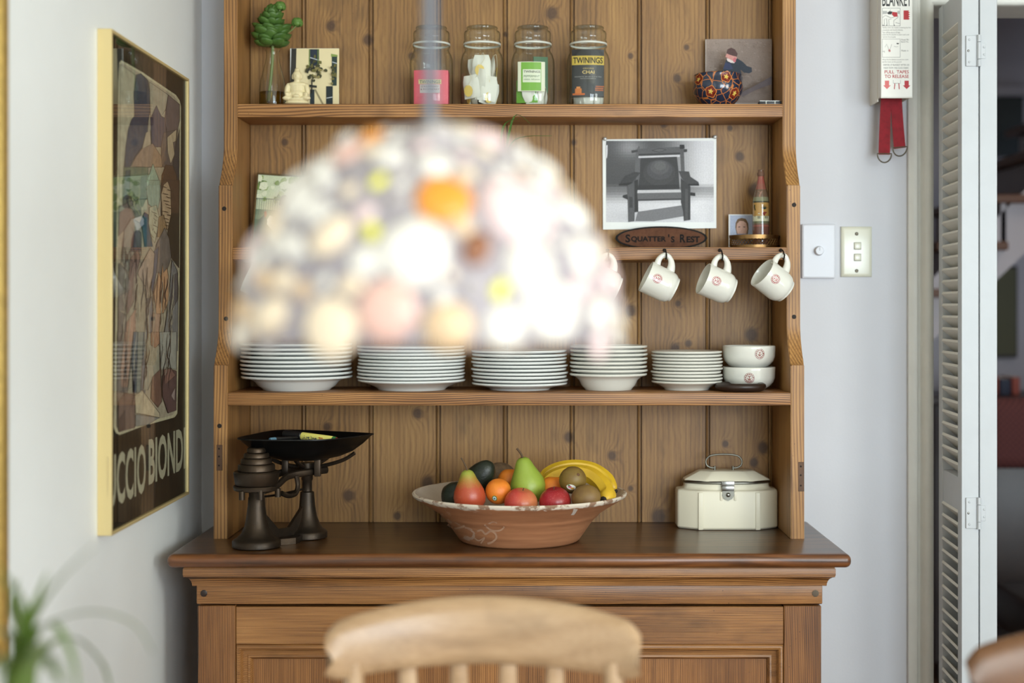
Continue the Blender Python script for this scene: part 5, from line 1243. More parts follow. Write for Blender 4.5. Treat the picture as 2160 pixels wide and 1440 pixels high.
# ---- cream lidded box
YC = 3.268; bx = XW(1537, 3.26) - .005; by = YC
o = thing('lidded_box', 'cream angular lidded box with a wire handle and a metal front clasp', 'box', (bx, by, TZ + .0004))
A, B, CH, CV = .1145, .0565, .046, .030
def octo(a, b, ch, cv, k=1.0): return [(-(a - ch) * k, -b * k), ((a - ch) * k, -b * k), (a * k, -(b - cv) * k), (a * k, (b - cv) * k), ((a - ch) * k, b * k), (-(a - ch) * k, b * k), (-a * k, (b - cv) * k), (-a * k, -(b - cv) * k)]
def loft(rings):
    vs = []; f_ = []; n = len(rings[0][0])
    for pl, z in rings: vs += [(x, y, z) for x, y in pl]
    for r_ in range(len(rings) - 1):
        for i in range(n): f_.append((r_ * n + i, r_ * n + (i + 1) % n, (r_ + 1) * n + (i + 1) % n, (r_ + 1) * n + i))
    f_ += [tuple(range(n - 1, -1, -1)), tuple(range((len(rings) - 1) * n, len(rings) * n))]
    return vs, f_
def rnd_oct(a, b, ch, cv, r=.3, n=3):
    p = octo(a, b, ch, cv); out = []
    for i in range(8):
        p0, p1, p2 = Vector(p[i - 1]), Vector(p[i]), Vector(p[(i + 1) % 8]); q0 = p1.lerp(p0, r * .35); q2 = p1.lerp(p2, r * .35)
        for k in range(n + 1):
            t_ = k / n; out.append(tuple((1 - t_) ** 2 * q0 + 2 * t_ * (1 - t_) * p1 + t_ * t_ * q2))
    return out
def ovl(a, b, n=32, p=2.6): return None
body = [(rnd_oct(A - .003, B - .003, CH, CV), .0), (rnd_oct(A, B, CH, CV), .004), (rnd_oct(A, B, CH, CV), .082), (rnd_oct(A - .0015, B - .0015, CH, CV), .0865), (rnd_oct(A - .005, B - .004, CH, CV), .0885), (rnd_oct(A - .013, B - .006, CH, CV, .6), .0895), (rnd_oct(A - .017, B - .007, CH + .002, CV, .8), .093), (rnd_oct(A - .018, B - .0075, CH + .004, CV, .9), .101), (rnd_oct(A - .020, B - .0085, CH + .004, CV, .9), .103)]
MB().add(*loft(body)).build('body', M_boxc, o, world=False, smooth=32)
fx = A - CH
for s in (-1, 1):
    MB().box(s * (fx - .004) - .0055, s * (fx - .004) + .0055, -B - .0022, -B + .002, -.0002, .0845, .0015, 2).build('corner_pilaster', M_boxc, o, world=False)
MB().box(-.021, -.0155, -B - .0025, -B + .002, .066, .0865, .0015, 2).build('clasp_surround', M_boxc, o, world=False); MB().box(.0105, .016, -B - .0025, -B + .002, .066, .0865, .0015, 2).build('clasp_surround', M_boxc, o, world=False)
MB().add(*loft([(rnd_oct(A - .0155, B - .006, CH + .004, CV, .9), .1015), (rnd_oct(A - .0135, B - .004, CH + .004, CV, .9), .1035), (rnd_oct(A - .0135, B - .004, CH + .004, CV, .9), .1065), (rnd_oct(A - .0155, B - .006, CH + .004, CV, .9), .1085)])).build('lid_band', M_wire, o, world=False, smooth=35)
MB().add(*loft([(rnd_oct(A - .0165, B - .008, CH, CV, .3), .108), (rnd_oct(A - .018, B - .009, CH, CV, .2), .1105), (rnd_oct(A - .050, B - .024, CH - .018, CV - .014, .2), .1275), (rnd_oct(A - .053, B - .027, CH - .018, CV - .014, .2), .1290)])).build('lid', M_boxc, o, world=False, smooth=25)
cx = -.003
m = MB(); m.box(cx - .0145, cx + .0145, -B - .0012, -B + .006, .0965, .1095, .001, 2); m.box(cx - .0135, cx + .0135, -B - .0042, -B - .001, .088, .0990, .001, 2); m.build('clasp_plate', M_steel, o, world=False)
m = MB(); m.prism([(-.013, .088), (-.0138, .078), (-.009, .0705), (0, .066), (.009, .0705), (.0138, .078), (.013, .088)], .001, .0035, M=at(FRONT, (cx, -B, 0))); m.build('clasp_tongue', M_wire, o, world=False)
MB().ball((cx, -B - .004, .0795), (.0052, .004, .0052), 14, 8).build('clasp_stud', M_steel, o, world=False)
hp_ = bez([(-.021, 0, .1275), (-.021, 0, .133), (-.030, 0, .1345), (-.0385, 0, .139), (-.0415, 0, .148), (-.037, 0, .1575), (-.026, 0, .163), (0, 0, .165), (.026, 0, .163), (.037, 0, .1575), (.0415, 0, .148), (.0385, 0, .139), (.030, 0, .1345), (.021, 0, .133), (.021, 0, .1275)], 5)
MB().tube([p + Vector((-.005, 0, 0)) for p in hp_], .0022, 10).build('wire_handle', M_wire, o, world=False)
for s in (-.026, .016): MB().tube([(s, 0, .127), (s, 0, .138)], .0030, 10).build('handle_post', M_wire, o, world=False)
# ================================================================== on the right-hand part of the back wall
o = thing('dimmer_switch', 'square-edged white dimmer plate with one round knob beside the dresser', 'switch', W(1725, 587, YW))
a, b = W(1690, 587, YW), W(1760, 473, YW)
MB().box(a.x, b.x, YW - .0115, YW, a.z, b.z, .002, 3).build('plate', M_plast, o)
MB().box(a.x + .003, b.x - .003, YW - .0122, YW - .011, a.z + .003, b.z - .003, .0005, 1).build('face', M_plast, o)
kc = W(1727, 529, YW - .012)
MB().lathe([(0, 0), (.0112, 0), (.0112, .002), (.0100, .0035), (.0098, .011), (.0088, .0125), (0, .0125)], 24, M=at(FRONT, kc)).build('knob', M_plast, o)
m = MB(); m.box(kc.x - .0004, kc.x + .0004, kc.y - .0130, kc.y - .0124, kc.z, kc.z + .008); m.build('pointer', pbr('ink_grey', (110, 112, 116), .5), o, smooth=0)
o = thing('light_switch', 'ivory wall switch plate with two small rockers and two screws', 'switch', W(1805, 584, YW))
a, b = W(1773, 584, YW), W(1838, 478, YW); c = (a + b) / 2
m = MB(); w_, h_ = (b.x - a.x) / 2, (b.z - a.z) / 2
rr_ = [(1, 0), (1, .004), (.97, .006), (.86, .0085), (.80, .009)]
vs = []; f_ = []
for k, d in rr_: vs += [(c.x + sx * (w_ - (1 - k) * .038), YW - d, c.z + sz * (h_ - (1 - k) * .038)) for sx, sz in ((-1, -1), (1, -1), (1, 1), (-1, 1))]
for r_ in range(4):
    for i in range(4): f_.append((r_ * 4 + i, r_ * 4 + (i + 1) % 4, (r_ + 1) * 4 + (i + 1) % 4, (r_ + 1) * 4 + i))
f_ += [(0, 3, 2, 1), (16, 17, 18, 19)]
m.add(vs, f_); m.build('plate', M_plastc, o, smooth=50)
for py in (519, 543):
    p = W(1807, py, YW)
    MB().box(p.x - .0092, p.x + .0092, YW - .0096, YW - .008, p.z - .0092, p.z + .0092, .001, 1).build('rocker_frame', pbr('switch_gap', (150, 150, 140), .5), o)
    MB().box(p.x - .0080, p.x + .0080, YW - .0128, YW - .008, p.z - .0078, p.z + .0078, .002, 3).build('rocker', M_plastc, o)
for py in (493, 571): MB().lathe([(0, -.001), (.0040, -.001), (.0042, .0006), (.0030, .0014), (0, .0010)], 14, M=at(FRONT, W(1807, py, YW - .009))).build('screw', pbr('screw_dark', (84, 78, 66), .4, .8), o)
# ---- fire blanket in its case
YFB = 3.248
fx0, fx1 = XW(1858, YFB), XW(1925, YFB); fz0 = ZW(207, YFB)
o = thing('fire_blanket', 'white wall-mounted fire blanket case with red pull tapes and printed instructions', 'fire blanket', ((fx0 + fx1) / 2, YW, fz0))
M_case = pbr('case_plastic', (216, 214, 204), .35)
m = MB(); m.box(fx0, fx1, YFB, YFB + .004, fz0, fz0 + .36, .0012, 2); m.box(fx0, fx0 + .003, YFB + .004, YW, fz0 + .003, fz0 + .36); m.box(fx1 - .003, fx1, YFB + .004, YW, fz0 + .003, fz0 + .36); m.box(fx0, fx1, YFB + .004, YW, fz0 + .357, fz0 + .36); m.box(fx0, fx1, YW - .003, YW, fz0, fz0 + .36)
m.build('case', M_case, o)
m = MB(); m.box(fx0 - .0015, fx0 + .002, YFB + .03, YW, fz0 - .004, fz0 + .36, .001, 1); m.build('case_flange', M_case, o)
MB().box(fx0 + .006, fx1 - .006, YFB + .008, YW - .01, fz0 + .012, fz0 + .30, .004, 2).build('folded_blanket', pbr('blanket_white', (206, 204, 198), .9), o)
RED = (176, 26, 38); INK = (36, 36, 38); GRY = (112, 112, 110)
m = MB(); m.keep = True
def ff(px, py, k=0): return W(px, py, YFB - .0004 - .00012 * k)
m.poly([ff(*p) for p in rect(1859, -60, 1924, 204)], col=(234, 233, 226))
def ft(s, x0, x1, y0, y1, c_, bold=0.0): text_in(m, s, lambda u, v: ff(u, v, 2), x0, x1, y1, y0, bold, c_)
ft('FIRE', 1861, 1922, -48, -24, INK, .02); ft('BLANKET', 1861, 1922, -15, 13, INK, .015)
def outline(x0, y0, x1, y1, w, c_):
    for r_ in ((x0, y0, x1, y0 + w), (x0, y1 - w, x1, y1), (x0, y0, x0 + w, y1), (x1 - w, y0, x1, y1)): m.poly([ff(px, py, 1) for px, py in rect(*r_)], col=c_)
outline(1861, 17, 1899, 55, .6, INK); outline(1861, 82, 1899, 121, .6, GRY)
def FP(pl, c_, k=2): m.poly([ff(1820 + x / 4, y / 4, k) for x, y in pl], col=c_)
FP([(250, 100), (290, 104), (294, 140), (262, 142), (244, 120)], RED); FP([(205, 108), (225, 94), (250, 98), (240, 122), (214, 120)], INK, 3); FP([(165, 92), (205, 92), (205, 116), (165, 120)], (176, 176, 172)); FP([(292, 92), (316, 92), (316, 118), (292, 118)], (176, 176, 172))
for ln in ([(165, 150), (190, 130), (215, 140), (235, 150), (262, 146)], [(180, 216), (182, 160), (200, 156), (206, 214)], [(222, 214), (218, 165), (240, 160)], [(262, 214), (262, 172), (296, 148), (298, 130)], [(276, 190), (312, 200)], [(236, 80), (226, 96)]):
    strip_quads(m, lambda x, y: ff(1820 + x / 4, y / 4, 4), ln, 2.4, INK)
for x in (166, 176, 196, 262): FP([(x, 216), (x + 4, 206), (x + 9, 216)], INK)
FP([(344, 88), (392, 88), (384, 98), (398, 104), (384, 114), (398, 122), (384, 132), (398, 140), (384, 150), (396, 156), (388, 166), (344, 166)], RED)
for ln, w in (([(186, 400), (200, 372), (214, 400), (222, 440)], 2), ([(222, 440), (232, 410), (244, 372)], 2), ([(262, 390), (280, 396), (300, 392)], 2), ([(168, 436), (184, 430), (182, 444)], 3)): strip_quads(m, lambda x, y: ff(1820 + x / 4, y / 4, 4), ln, w, GRY)
FP([(286, 362), (306, 364), (300, 374), (284, 370)], INK); FP([(214, 430), (222, 412), (236, 428), (232, 438)], (206, 120, 120))
for s, x0, x1, y0, y1 in (('Gently cover the vessel containing the fire', 1861, 1921, 56.5, 60.5), ('completely with the fire blanket.', 1861, 1905, 61.8, 65.5), ('Turn off the source of heat.', 1861, 1899, 66.5, 70.2), ('Leave the fire blanket in place until cool.', 1861, 1918, 71.5, 75.2), ('Call the fire brigade.', 1861, 1890, 76.4, 80), ('Wrap the fire blanket around the victim', 1861, 1916, 124, 127.8), ('and lie down on the ground.', 1861, 1902, 129, 132.8), ('DISPOSE OF BLANKET AFTER USE', 1863, 1918, 135, 138.6), ('MADE FROM 100% GLASS FABRIC', 1864, 1917, 141.4, 145), ('Model FB1', 1901, 1917, 82, 85.5), ('Batch No.', 1901, 1917, 86.5, 89.6), ('Made in', 1901, 1916, 105, 108.4)):
    ft(s, x0, x1, y0, y1, GRY)
ft('PULL  TAPES', 1866, 1917, 148, 155, RED, .012); ft('TO RELEASE', 1866, 1917, 157.5, 164.5, RED, .012)
for x, c_ in ((1871, (214, 110, 108)), (1912.5, RED)): m.poly([ff(x + dx, y, 2) for dx, y in ((-4.5, 170), (4.5, 170), (4.5, 180), (8, 180), (0, 188), (-8, 180), (-4.5, 180))][::-1], col=c_)
for ln, w, c_ in (([(1884, 169), (1884, 175.5), (1899.5, 175.5), (1899.5, 169)], .6, INK), ([(1887.5, 176), (1886.5, 188)], 1.8, RED), ([(1896, 176), (1897, 188)], 1.8, RED)): strip_quads(m, lambda x, y: ff(x, y, 3), ln, w, c_)
m.build('printed_label', M_gloss, o, smooth=0)
M_tape = pbr('red_webbing', (146, 16, 32), .75, col2=(124, 10, 24), vscale=90, bump=.4, bscale=600)
ytp = YFB + .045
for k, (tx0, tx1, ty, bx0, bx1, by0, by1, yy) in enumerate(((1859, 1881, 196, 1853.5, 1877.5, 326, 326, ytp), (1878, 1902, 196, 1886, 1910.5, 314, 311, ytp + .004))):
    rows = 10; vs = []; f_ = []
    for i in range(rows + 1):
        t_ = i / rows
        for xa, xb, yb0 in ((tx0, bx0, by0), (tx1, bx1, by1)):
            p = W(xa + (xb - xa) * t_, ty + (yb0 - ty) * t_, yy); p.y += .004 * math.sin(t_ * 3.0); vs += [p, p + Vector((0, .0016, 0))]
    for i in range(rows):
        a = i * 4; f_ += [(a, a + 2, a + 6, a + 4), (a + 1, a + 5, a + 7, a + 3), (a, a + 4, a + 5, a + 1), (a + 2, a + 3, a + 7, a + 6)]
    f_ += [(0, 1, 3, 2), (rows * 4, rows * 4 + 2, rows * 4 + 3, rows * 4 + 1)]
    tp = MB().add(vs, f_).build('pull_tape', M_tape, o, smooth=30)
    l_ = W(bx0 - 3, by0 - 2, yy + .001); r__ = W(bx1 + 3, by1 - 2, yy + .001); md = (l_ + r__) / 2; hw = (r__ - l_) / 2
    pts_ = [l_.lerp(r__, i / 6) for i in range(7)] + [md + hw * math.cos(a) + Vector((0, 0, -.0205 * math.sin(a))) for a in [math.pi * j / 12 for j in range(1, 12)]]
    MB().tube(pts_, .0016, 8, closed=True).build('d_ring', pbr('ring_metal', (112, 106, 92), .35, .9), tp)

# ================================================================== framed poster on the left wall
PX = -.7710                    # plane of the print
def PL(px, py, k=0):
    x = PX + .00012 * k; Y = x * F / (px - VPX)
    return Vector((x, Y, ZC - (py - VPY) * Y / F))
pz0, pz1 = ZC - (1130 - VPY) * 2.554 / F, ZC - (60 - VPY) * 2.554 / F; py0, py1 = 2.554, 3.122
o = thing('framed_poster', 'tall glazed exhibition poster in a thin gold frame on the left wall', 'poster', (XL, (py0 + py1) / 2, pz0))
FXo, FT = -.7635, .0060        # frame front
m = MB()
for a in ((py0, py0 + FT, pz0, pz1), (py1 - FT, py1, pz0, pz1), (py0 + FT, py1 - FT, pz0, pz0 + FT), (py0 + FT, py1 - FT, pz1 - FT, pz1)): m.box(XL, FXo, a[0], a[1], a[2], a[3], .0008, 1)
m.build('frame', M_gold, o)
MB().box(XL + .001, PX - .0006, py0 + .004, py1 - .004, pz0 + .004, pz1 - .004).build('backing', W_dark, o, smooth=0)
lay = []
def A1(*p): return [(190 + x / 4, 60 + y / 4) for x, y in p]
def A2(*p): return [(190 + x / 4, 380 + y / 4) for x, y in p]
def A3(*p): return [(190 + x * .3054, 700 + y * .3056) for x, y in p]
BLK = (44, 38, 32)
art = [([(256, 127), (300, 152), (371, 200), (379, 212), (382, 225), (380, 500), (377, 740), (374, 872), (368, 880), (300, 899), (252, 917), (244, 912), (240, 900), (246, 500), (250, 170), (252, 132)], (196, 186, 158)),
       ([(258, 132), (300, 157), (368, 203), (375, 214), (378, 228), (377, 500), (374, 740), (370, 866), (364, 875), (300, 893), (254, 911), (247, 906), (244, 894), (249, 500), (253, 176), (255, 138)], (170, 158, 140)),
       (A1((255, 300), (380, 390), (370, 560), (375, 740), (350, 770), (320, 860), (300, 1000), (285, 1180), (275, 1440), (245, 1440)), (176, 168, 146)),
       (A1((390, 390), (430, 380), (490, 440), (505, 560), (505, 700), (490, 780), (485, 880), (440, 1000), (380, 1080), (340, 1170), (290, 1180), (300, 1000), (320, 860), (350, 770), (375, 740), (370, 560)), (70, 76, 92)),
       (A1((500, 450), (660, 560), (640, 680), (600, 740), (560, 650), (510, 760), (505, 560)), (166, 158, 142)),
       (A1((560, 650), (600, 740), (640, 760), (640, 900), (600, 1000), (520, 1000), (510, 760)), (78, 76, 94)),
       (A1((660, 560), (755, 640), (755, 780), (735, 860), (690, 880), (650, 900), (630, 760), (640, 680)), (112, 96, 96)),
       (A1((755, 850), (752, 1100), (750, 1440), (710, 1440), (690, 1200), (720, 1000)), (64, 62, 70)),
       (A1((620, 880), (740, 850), (720, 1000), (690, 1200), (600, 1160), (600, 1000)), (104, 92, 90)),
       (A1((650, 920), (730, 850), (725, 950), (700, 960), (715, 1060), (680, 1140), (655, 1040)), (188, 168, 142)),
       (A1((440, 1010), (490, 980), (530, 970), (600, 1080), (610, 1170), (500, 1170), (350, 1165), (380, 1090)), (152, 128, 110)),
       (A1((470, 880), (510, 860), (515, 980), (470, 1000), (440, 1010)), (178, 160, 138)),
       (A1((285, 1170), (490, 1170), (490, 1440), (275, 1440)), (104, 116, 98)), (A2((275, 0), (490, 0), (480, 140), (440, 230), (380, 150), (330, 210), (275, 205)), (92, 104, 92)),
       (A1((430, 1250), (480, 1240), (485, 1440), (420, 1440)), (56, 74, 78)), (A1((300, 1200), (340, 1190), (330, 1440), (280, 1440)), (64, 84, 92)),
       (A1((640, 1150), (700, 1160), (730, 1240), (735, 1440), (600, 1440), (605, 1240)), (98, 72, 58)), (A2((600, 0), (755, 0), (752, 300), (700, 300), (650, 420), (600, 300)), (92, 70, 58)),
       (A1((530, 1140), (580, 1270), (592, 1440), (480, 1440), (490, 1260)), (150, 172, 156)), (A2((478, 0), (590, 0), (592, 150), (570, 260), (490, 200), (478, 90)), (142, 162, 148)),
       (A2((620, 40), (655, 10), (680, 80), (685, 280), (655, 420), (610, 300), (600, 120)), (186, 160, 132)),
       (A2((240, 220), (290, 205), (380, 150), (430, 230), (430, 300), (340, 330), (280, 430), (240, 470)), (112, 108, 104)),
       (A2((460, 270), (490, 290), (500, 420), (530, 560), (460, 560), (440, 400), (415, 370)), (44, 82, 104)),
       (A2((500, 230), (560, 210), (585, 310), (570, 420), (545, 530), (515, 480), (495, 360)), (182, 178, 154)),
       (A2((580, 310), (620, 290), (650, 400), (600, 480), (565, 480)), (150, 122, 92)),
       (A2((690, 280), (752, 280), (750, 740), (690, 660), (655, 440)), (62, 54, 46)),
       (A2((290, 420), (350, 320), (420, 360), (440, 430), (430, 640), (370, 640), (310, 800), (265, 640)), (142, 140, 130)), (A2((370, 440), (400, 420), (430, 440), (428, 600), (345, 600), (352, 500)), (86, 80, 94)),
       (A2((630, 400), (670, 500), (685, 650), (640, 790), (560, 780), (530, 900), (520, 780), (560, 540)), (118, 108, 104)), (A2((540, 600), (580, 560), (560, 780), (530, 960), (515, 900)), (84, 92, 112)),
       (A2((240, 700), (310, 760), (330, 900), (300, 1100), (240, 1100)), (128, 118, 112)),
       (A2((340, 660), (400, 590), (425, 650), (390, 800), (380, 1000), (310, 1140), (320, 900)), (140, 116, 110)),
       (A2((510, 570), (545, 620), (530, 800), (480, 1000), (400, 780), (450, 680)), (176, 154, 138)),
       (A2((400, 790), (470, 900), (480, 1040), (470, 1440), (370, 1440), (380, 1100), (390, 900)), (168, 154, 134)),
       (A2((240, 1100), (310, 1140), (300, 1300), (290, 1440), (238, 1440)), (122, 112, 106)), (A2((310, 1200), (390, 1080), (385, 1300), (370, 1440), (290, 1440)), (176, 140, 122)),
       (A2((480, 1000), (520, 980), (530, 1100), (520, 1440), (470, 1440)), (120, 118, 122)),
       (A2((690, 670), (735, 760), (745, 900), (740, 1440), (600, 1440), (640, 1200), (670, 960)), (128, 126, 128)), (A2((700, 800), (740, 780), (740, 1000), (690, 1100), (660, 1200)), (96, 92, 96)),
       (A2((540, 960), (580, 770), (600, 840), (612, 700), (622, 780), (650, 740), (670, 880), (670, 1010), (620, 1120), (560, 1130)), (192, 150, 116)),
       (A2((530, 1120), (600, 1130), (580, 1300), (560, 1440), (520, 1400)), (170, 140, 122)),
       (A3((190, 0), (300, 0), (280, 250), (260, 420), (215, 640), (190, 660)), (132, 120, 112)), (A3((240, 0), (300, 0), (260, 380), (215, 380), (210, 250)), (172, 138, 120)),
       (A3((300, 0), (410, 0), (400, 200), (380, 420), (300, 420), (290, 200)), (112, 116, 126)), (A3((330, 0), (370, 0), (350, 420), (320, 420)), (150, 146, 136)), (A3((395, 20), (425, 0), (480, 100), (480, 260), (430, 320), (400, 400), (370, 400)), (160, 154, 138)),
       (A3((480, 0), (598, 0), (596, 260), (540, 240), (490, 260)), (166, 164, 156)), (A3((420, 0), (480, 0), (480, 80), (450, 110), (420, 90)), (160, 124, 106)),
       (A3((430, 310), (490, 250), (495, 480), (470, 520), (420, 460)), (118, 88, 78)), (A3((500, 300), (540, 250), (597, 270), (596, 540), (540, 560), (500, 440)), (98, 74, 76)), (A3((510, 260), (560, 250), (590, 300), (520, 360)), (140, 104, 96)), (A3((560, 440), (590, 380), (585, 480)), (170, 150, 146)),
       (A3((310, 440), (360, 400), (480, 560), (480, 590), (380, 570), (315, 560)), (186, 172, 148)), (A3((315, 570), (480, 590), (400, 640), (315, 650)), (140, 136, 132)), (A3((195, 480), (240, 420), (310, 430), (310, 660), (200, 690)), (120, 98, 90)), (A3((200, 600), (240, 540), (240, 670), (205, 690)), (84, 66, 64))]
m = MB(); m.keep = True
m.poly([Vector((PX, py0 + .003, pz0 + .003)), Vector((PX, py1 - .003, pz0 + .003)), Vector((PX, py1 - .003, pz1 - .003)), Vector((PX, py0 + .003, pz1 - .003))], col=BLK)
for k, (pl, c_) in enumerate(art):
    m.poly([PL(*p, 1 + k * .3) for p in pl], col=tuple(min(255, int(v * 1.14)) for v in c_))
    if k > 1: strip_quads(m, lambda a, b: PL(a, b, 1.12 + k * .3), pl + [pl[0]], [1.3 if i % 3 else .7 for i in range(len(pl) + 1)], tuple(int(v * .42) for v in c_))
random.seed(17)
def wig(x0, y0, x1, y1, amp, w, c_, n=9):
    pts_ = []; ph = random.uniform(0, 6)
    for i in range(n): t_ = i / (n - 1); pts_.append((x0 + (x1 - x0) * t_ + amp * math.sin(ph + t_ * random.uniform(6, 9)), y0 + (y1 - y0) * t_))
    strip_quads(m, lambda a, b: PL(a, b, 21), pts_, [w * (.4 + .6 * math.sin(math.pi * i / (n - 1))) for i in range(n)], c_)
for i in range(64):      # inked folds of the drapery
    x = random.uniform(256, 368); y = random.uniform(560, 780); wig(x, y, x - random.uniform(0, 8), min(870, y + random.uniform(40, 110)), random.uniform(.6, 2.2), random.uniform(.8, 2.2), random.choice([(44, 38, 42), (54, 50, 60), (66, 56, 56), (206, 192, 170), (214, 204, 184)]))
for i in range(12):
    x = random.uniform(344, 358); y = 392 + i * 7.5; wig(x - 5, y, x + 8, y + 4, 1.2, 1.5, (70, 54, 46), 5)
for x in (327, 334, 341, 348): wig(x, 575 + abs(x - 340), x - 5, 650, .6, 1.6, (92, 58, 42), 6)
for i in range(10): wig(random.uniform(255, 300), random.uniform(480, 540), random.uniform(255, 300), random.uniform(545, 600), 1.5, 1.3, (84, 80, 88), 7)
for i in range(8): wig(random.uniform(318, 330), 445 + i * 7, random.uniform(322, 334), 452 + i * 7, .8, 1.2, (60, 62, 60), 4)
for i in range(9): wig(random.uniform(270, 300), random.uniform(395, 420), random.uniform(270, 300), random.uniform(425, 460), 2.5, 2.2, random.choice([(140, 150, 120), (60, 82, 84), (168, 164, 130)]), 6)
m.build('poster_print', M_paintart, o, smooth=0)
m = MB(); m.keep = True
# lettering: measured ends of the line on the print, one word after the other
def tl(s, pa, pb, ta, tb, ba, bb, bold):
    """letters between pixel columns pa and pb; ta/tb top, ba/bb bottom at the two ends"""
    Ya, Yb_ = PL(pa, 0).y, PL(pb, 0).y; za = ZC - (ba - VPY) * Ya / F; zb_ = ZC - (ta - VPY) * Ya / F
    text_in(m, s, lambda u, v: Vector((PX + .0006, u, v)), Ya, Yb_, za, zb_, bold, (206, 198, 172))
tl('UCCIO', 226.5, 307, 962, 0, 1076, 0, .022); tl('BIONDI', 313, 390.2, 926, 0, 1024, 0, .03)
m.build('poster_lettering', M_print, o, smooth=0)
MB().box(PX + .0034, PX + .0046, py0 + .004, py1 - .004, pz0 + .004, pz1 - .004).build('glazing', G_pane, o, smooth=0)
# ---- nearer picture, only its far edge in view
y1_ = .774 * F / (VPX - 20); o = thing('gold_frame_picture', 'gold-framed picture at the far left edge, nearer the viewer', 'picture', (XL, 1.75, ZW(1392, y1_)))
za, zb_ = ZW(1392, y1_), 2.05; ya, yb2 = 1.42, y1_
for a in ((ya, ya + .03, za, zb_), (yb2 - .03, yb2, za, zb_), (ya + .03, yb2 - .03, za, za + .03), (ya + .03, yb2 - .03, zb_ - .03, zb_)): MB().box(XL, -.774, a[0], a[1], a[2], a[3], .003, 2).build('frame_rail', pbr('gilt', (214, 182, 104), .35, .6, var=.25, vscale=60), o)
MB().box(XL + .001, -.782, ya + .03, yb2 - .03, za + .03, zb_ - .03).build('mount', pbr('mount_card', (206, 200, 186), .7), o, smooth=0)

# ================================================================== pendant lamp covered in shells
LC = Vector((XW(907, 1.26), 1.26, ZW(712, 1.26))); LR, LH = .168, .188
lamp = thing('shell_pendant_lamp', 'domed pendant lampshade covered with pale seashells hanging in front of the dresser', 'lamp', LC)
dome = [(LR * math.cos(i / 14 * math.pi / 2), LH * math.sin(i / 14 * math.pi / 2)) for i in range(14)] + [(.012, LH)]
MB().lathe(dome + [(r - .004, z - .003) for r, z in dome[::-1]], 48).build('shade', pbr('shade_plaster', (158, 150, 154), .7, var=.2, vscale=40), lamp, world=False, smooth=60)
MB().tube([(0, 0, LH - .01), (0, 0, ZT - LC.z - .03)], .0062, 12).build('stem', pbr('stem_grey', (92, 96, 104), .4, .4), lamp, world=False)
MB().lathe([(0, ZT - LC.z - .035), (.03, ZT - LC.z - .035), (.05, ZT - LC.z - .01), (.05, ZT - LC.z), (0, ZT - LC.z)], 28).build('ceiling_rose', M_plast, lamp, world=False)
MB().lathe([(0, .165), (.02, .165), (.02, .12), (.017, .118), (0, .118)], 20).build('lamp_holder', M_plast, lamp, world=False)
MB().ball((0, 0, .085), (.028, .028, .034), 20, 14).build('bulb', pbr('opal_bulb', (232, 230, 222), .3), lamp, world=False)
def shell_mesh(kind):
    m = MB(); n = 22; prf = []; R_ = 7
    if kind == 'cockle':
        vs = [(0, 0, .42)]; f_ = []
        for i in range(1, R_ + 1):
            t_ = i / R_
            for j in range(n * 2):
                a = 2 * math.pi * j / (n * 2); rb = 1 + .035 * t_ * math.cos(11 * a); y_ = math.sin(a); sq = 1 - .18 * max(0, y_)
                vs.append((t_ * rb * math.cos(a) * sq, t_ * rb * math.sin(a) * 1.02, .42 * math.sqrt(max(0, 1 - t_ ** 2.2)) * (1 + .06 * math.cos(11 * a) * t_)))
        N = n * 2
        for j in range(N): f_.append((0, 1 + j, 1 + (j + 1) % N))
        for i in range(R_ - 1):
            for j in range(N): f_.append((1 + i * N + j, 1 + (i + 1) * N + j, 1 + (i + 1) * N + (j + 1) % N, 1 + i * N + (j + 1) % N))
        f_.append(tuple(1 + (R_ - 1) * N + j for j in range(N))[::-1]); m.add(vs, f_)
    elif kind == 'limpet': m.lathe([(1, -.05), (1.0, .03), (.72, .24), (.4, .44), (.16, .55), (0, .57)], n)
    elif kind == 'cowrie': m.ball((0, 0, .1), (.78, 1.0, .5), 18, 10)
    else:
        for i in range(16):
            a = i * .55; r = .62 * (1 - i / 19); m.ball((r * math.cos(a) * .75, r * math.sin(a) * .75, .2 + i * .022), (.42 * (1 - i / 24), .42 * (1 - i / 24), .34 * (1 - i / 26)), 10, 6)
    return m.build('shell', None, lamp, world=False, smooth=60)
protos = {}
for kd in ('cockle', 'limpet', 'cowrie', 'snail'):
    protos[kd] = shell_mesh(kd)
SC = {'white': (222, 216, 207), 'cream': (228, 208, 180), 'tan': (214, 184, 148), 'pink': (222, 196, 194), 'rose': (216, 174, 160), 'orange': (226, 144, 44), 'brown': (132, 80, 46), 'grey': (172, 164, 164), 'yellow': (222, 216, 40)}
SM = {k: pbr('shell_' + k, c, .35, var=.12, vscale=70, coat=.2) for k, c in SC.items()}
SM['yellow'] = pbr('yellow_bead', (226, 220, 30), .08, coat=1.0)
placed = []; used = set()
def shell(d, r, kd, col, tilt=0.0):
    """d: direction on the dome (unit ellipsoid), r: radius in metres"""
    p = Vector((d.x * LR, d.y * LR, d.z * LH)); nrm = Vector((d.x / LR, d.y / LR, d.z / LH)).normalized()
    if kd in used: o_ = protos[kd].copy(); COL.objects.link(o_); o_.parent = lamp
    else: o_ = protos[kd]; used.add(kd)
    o_.location = p - nrm * .001
    q_ = nrm.to_track_quat('Z', 'Y') @ Euler((0, 0, random.uniform(0, 6.28) if not tilt else tilt)).to_quaternion()
    o_.rotation_mode = 'QUATERNION'; o_.rotation_quaternion = q_; o_.scale = (r, r * random.uniform(.9, 1.12), r)
    if not o_.data.materials: o_.data.materials.append(SM['white'])
    o_.material_slots[0].link = 'OBJECT'; o_.material_slots[0].material = SM[col]
    placed.append((p, r))
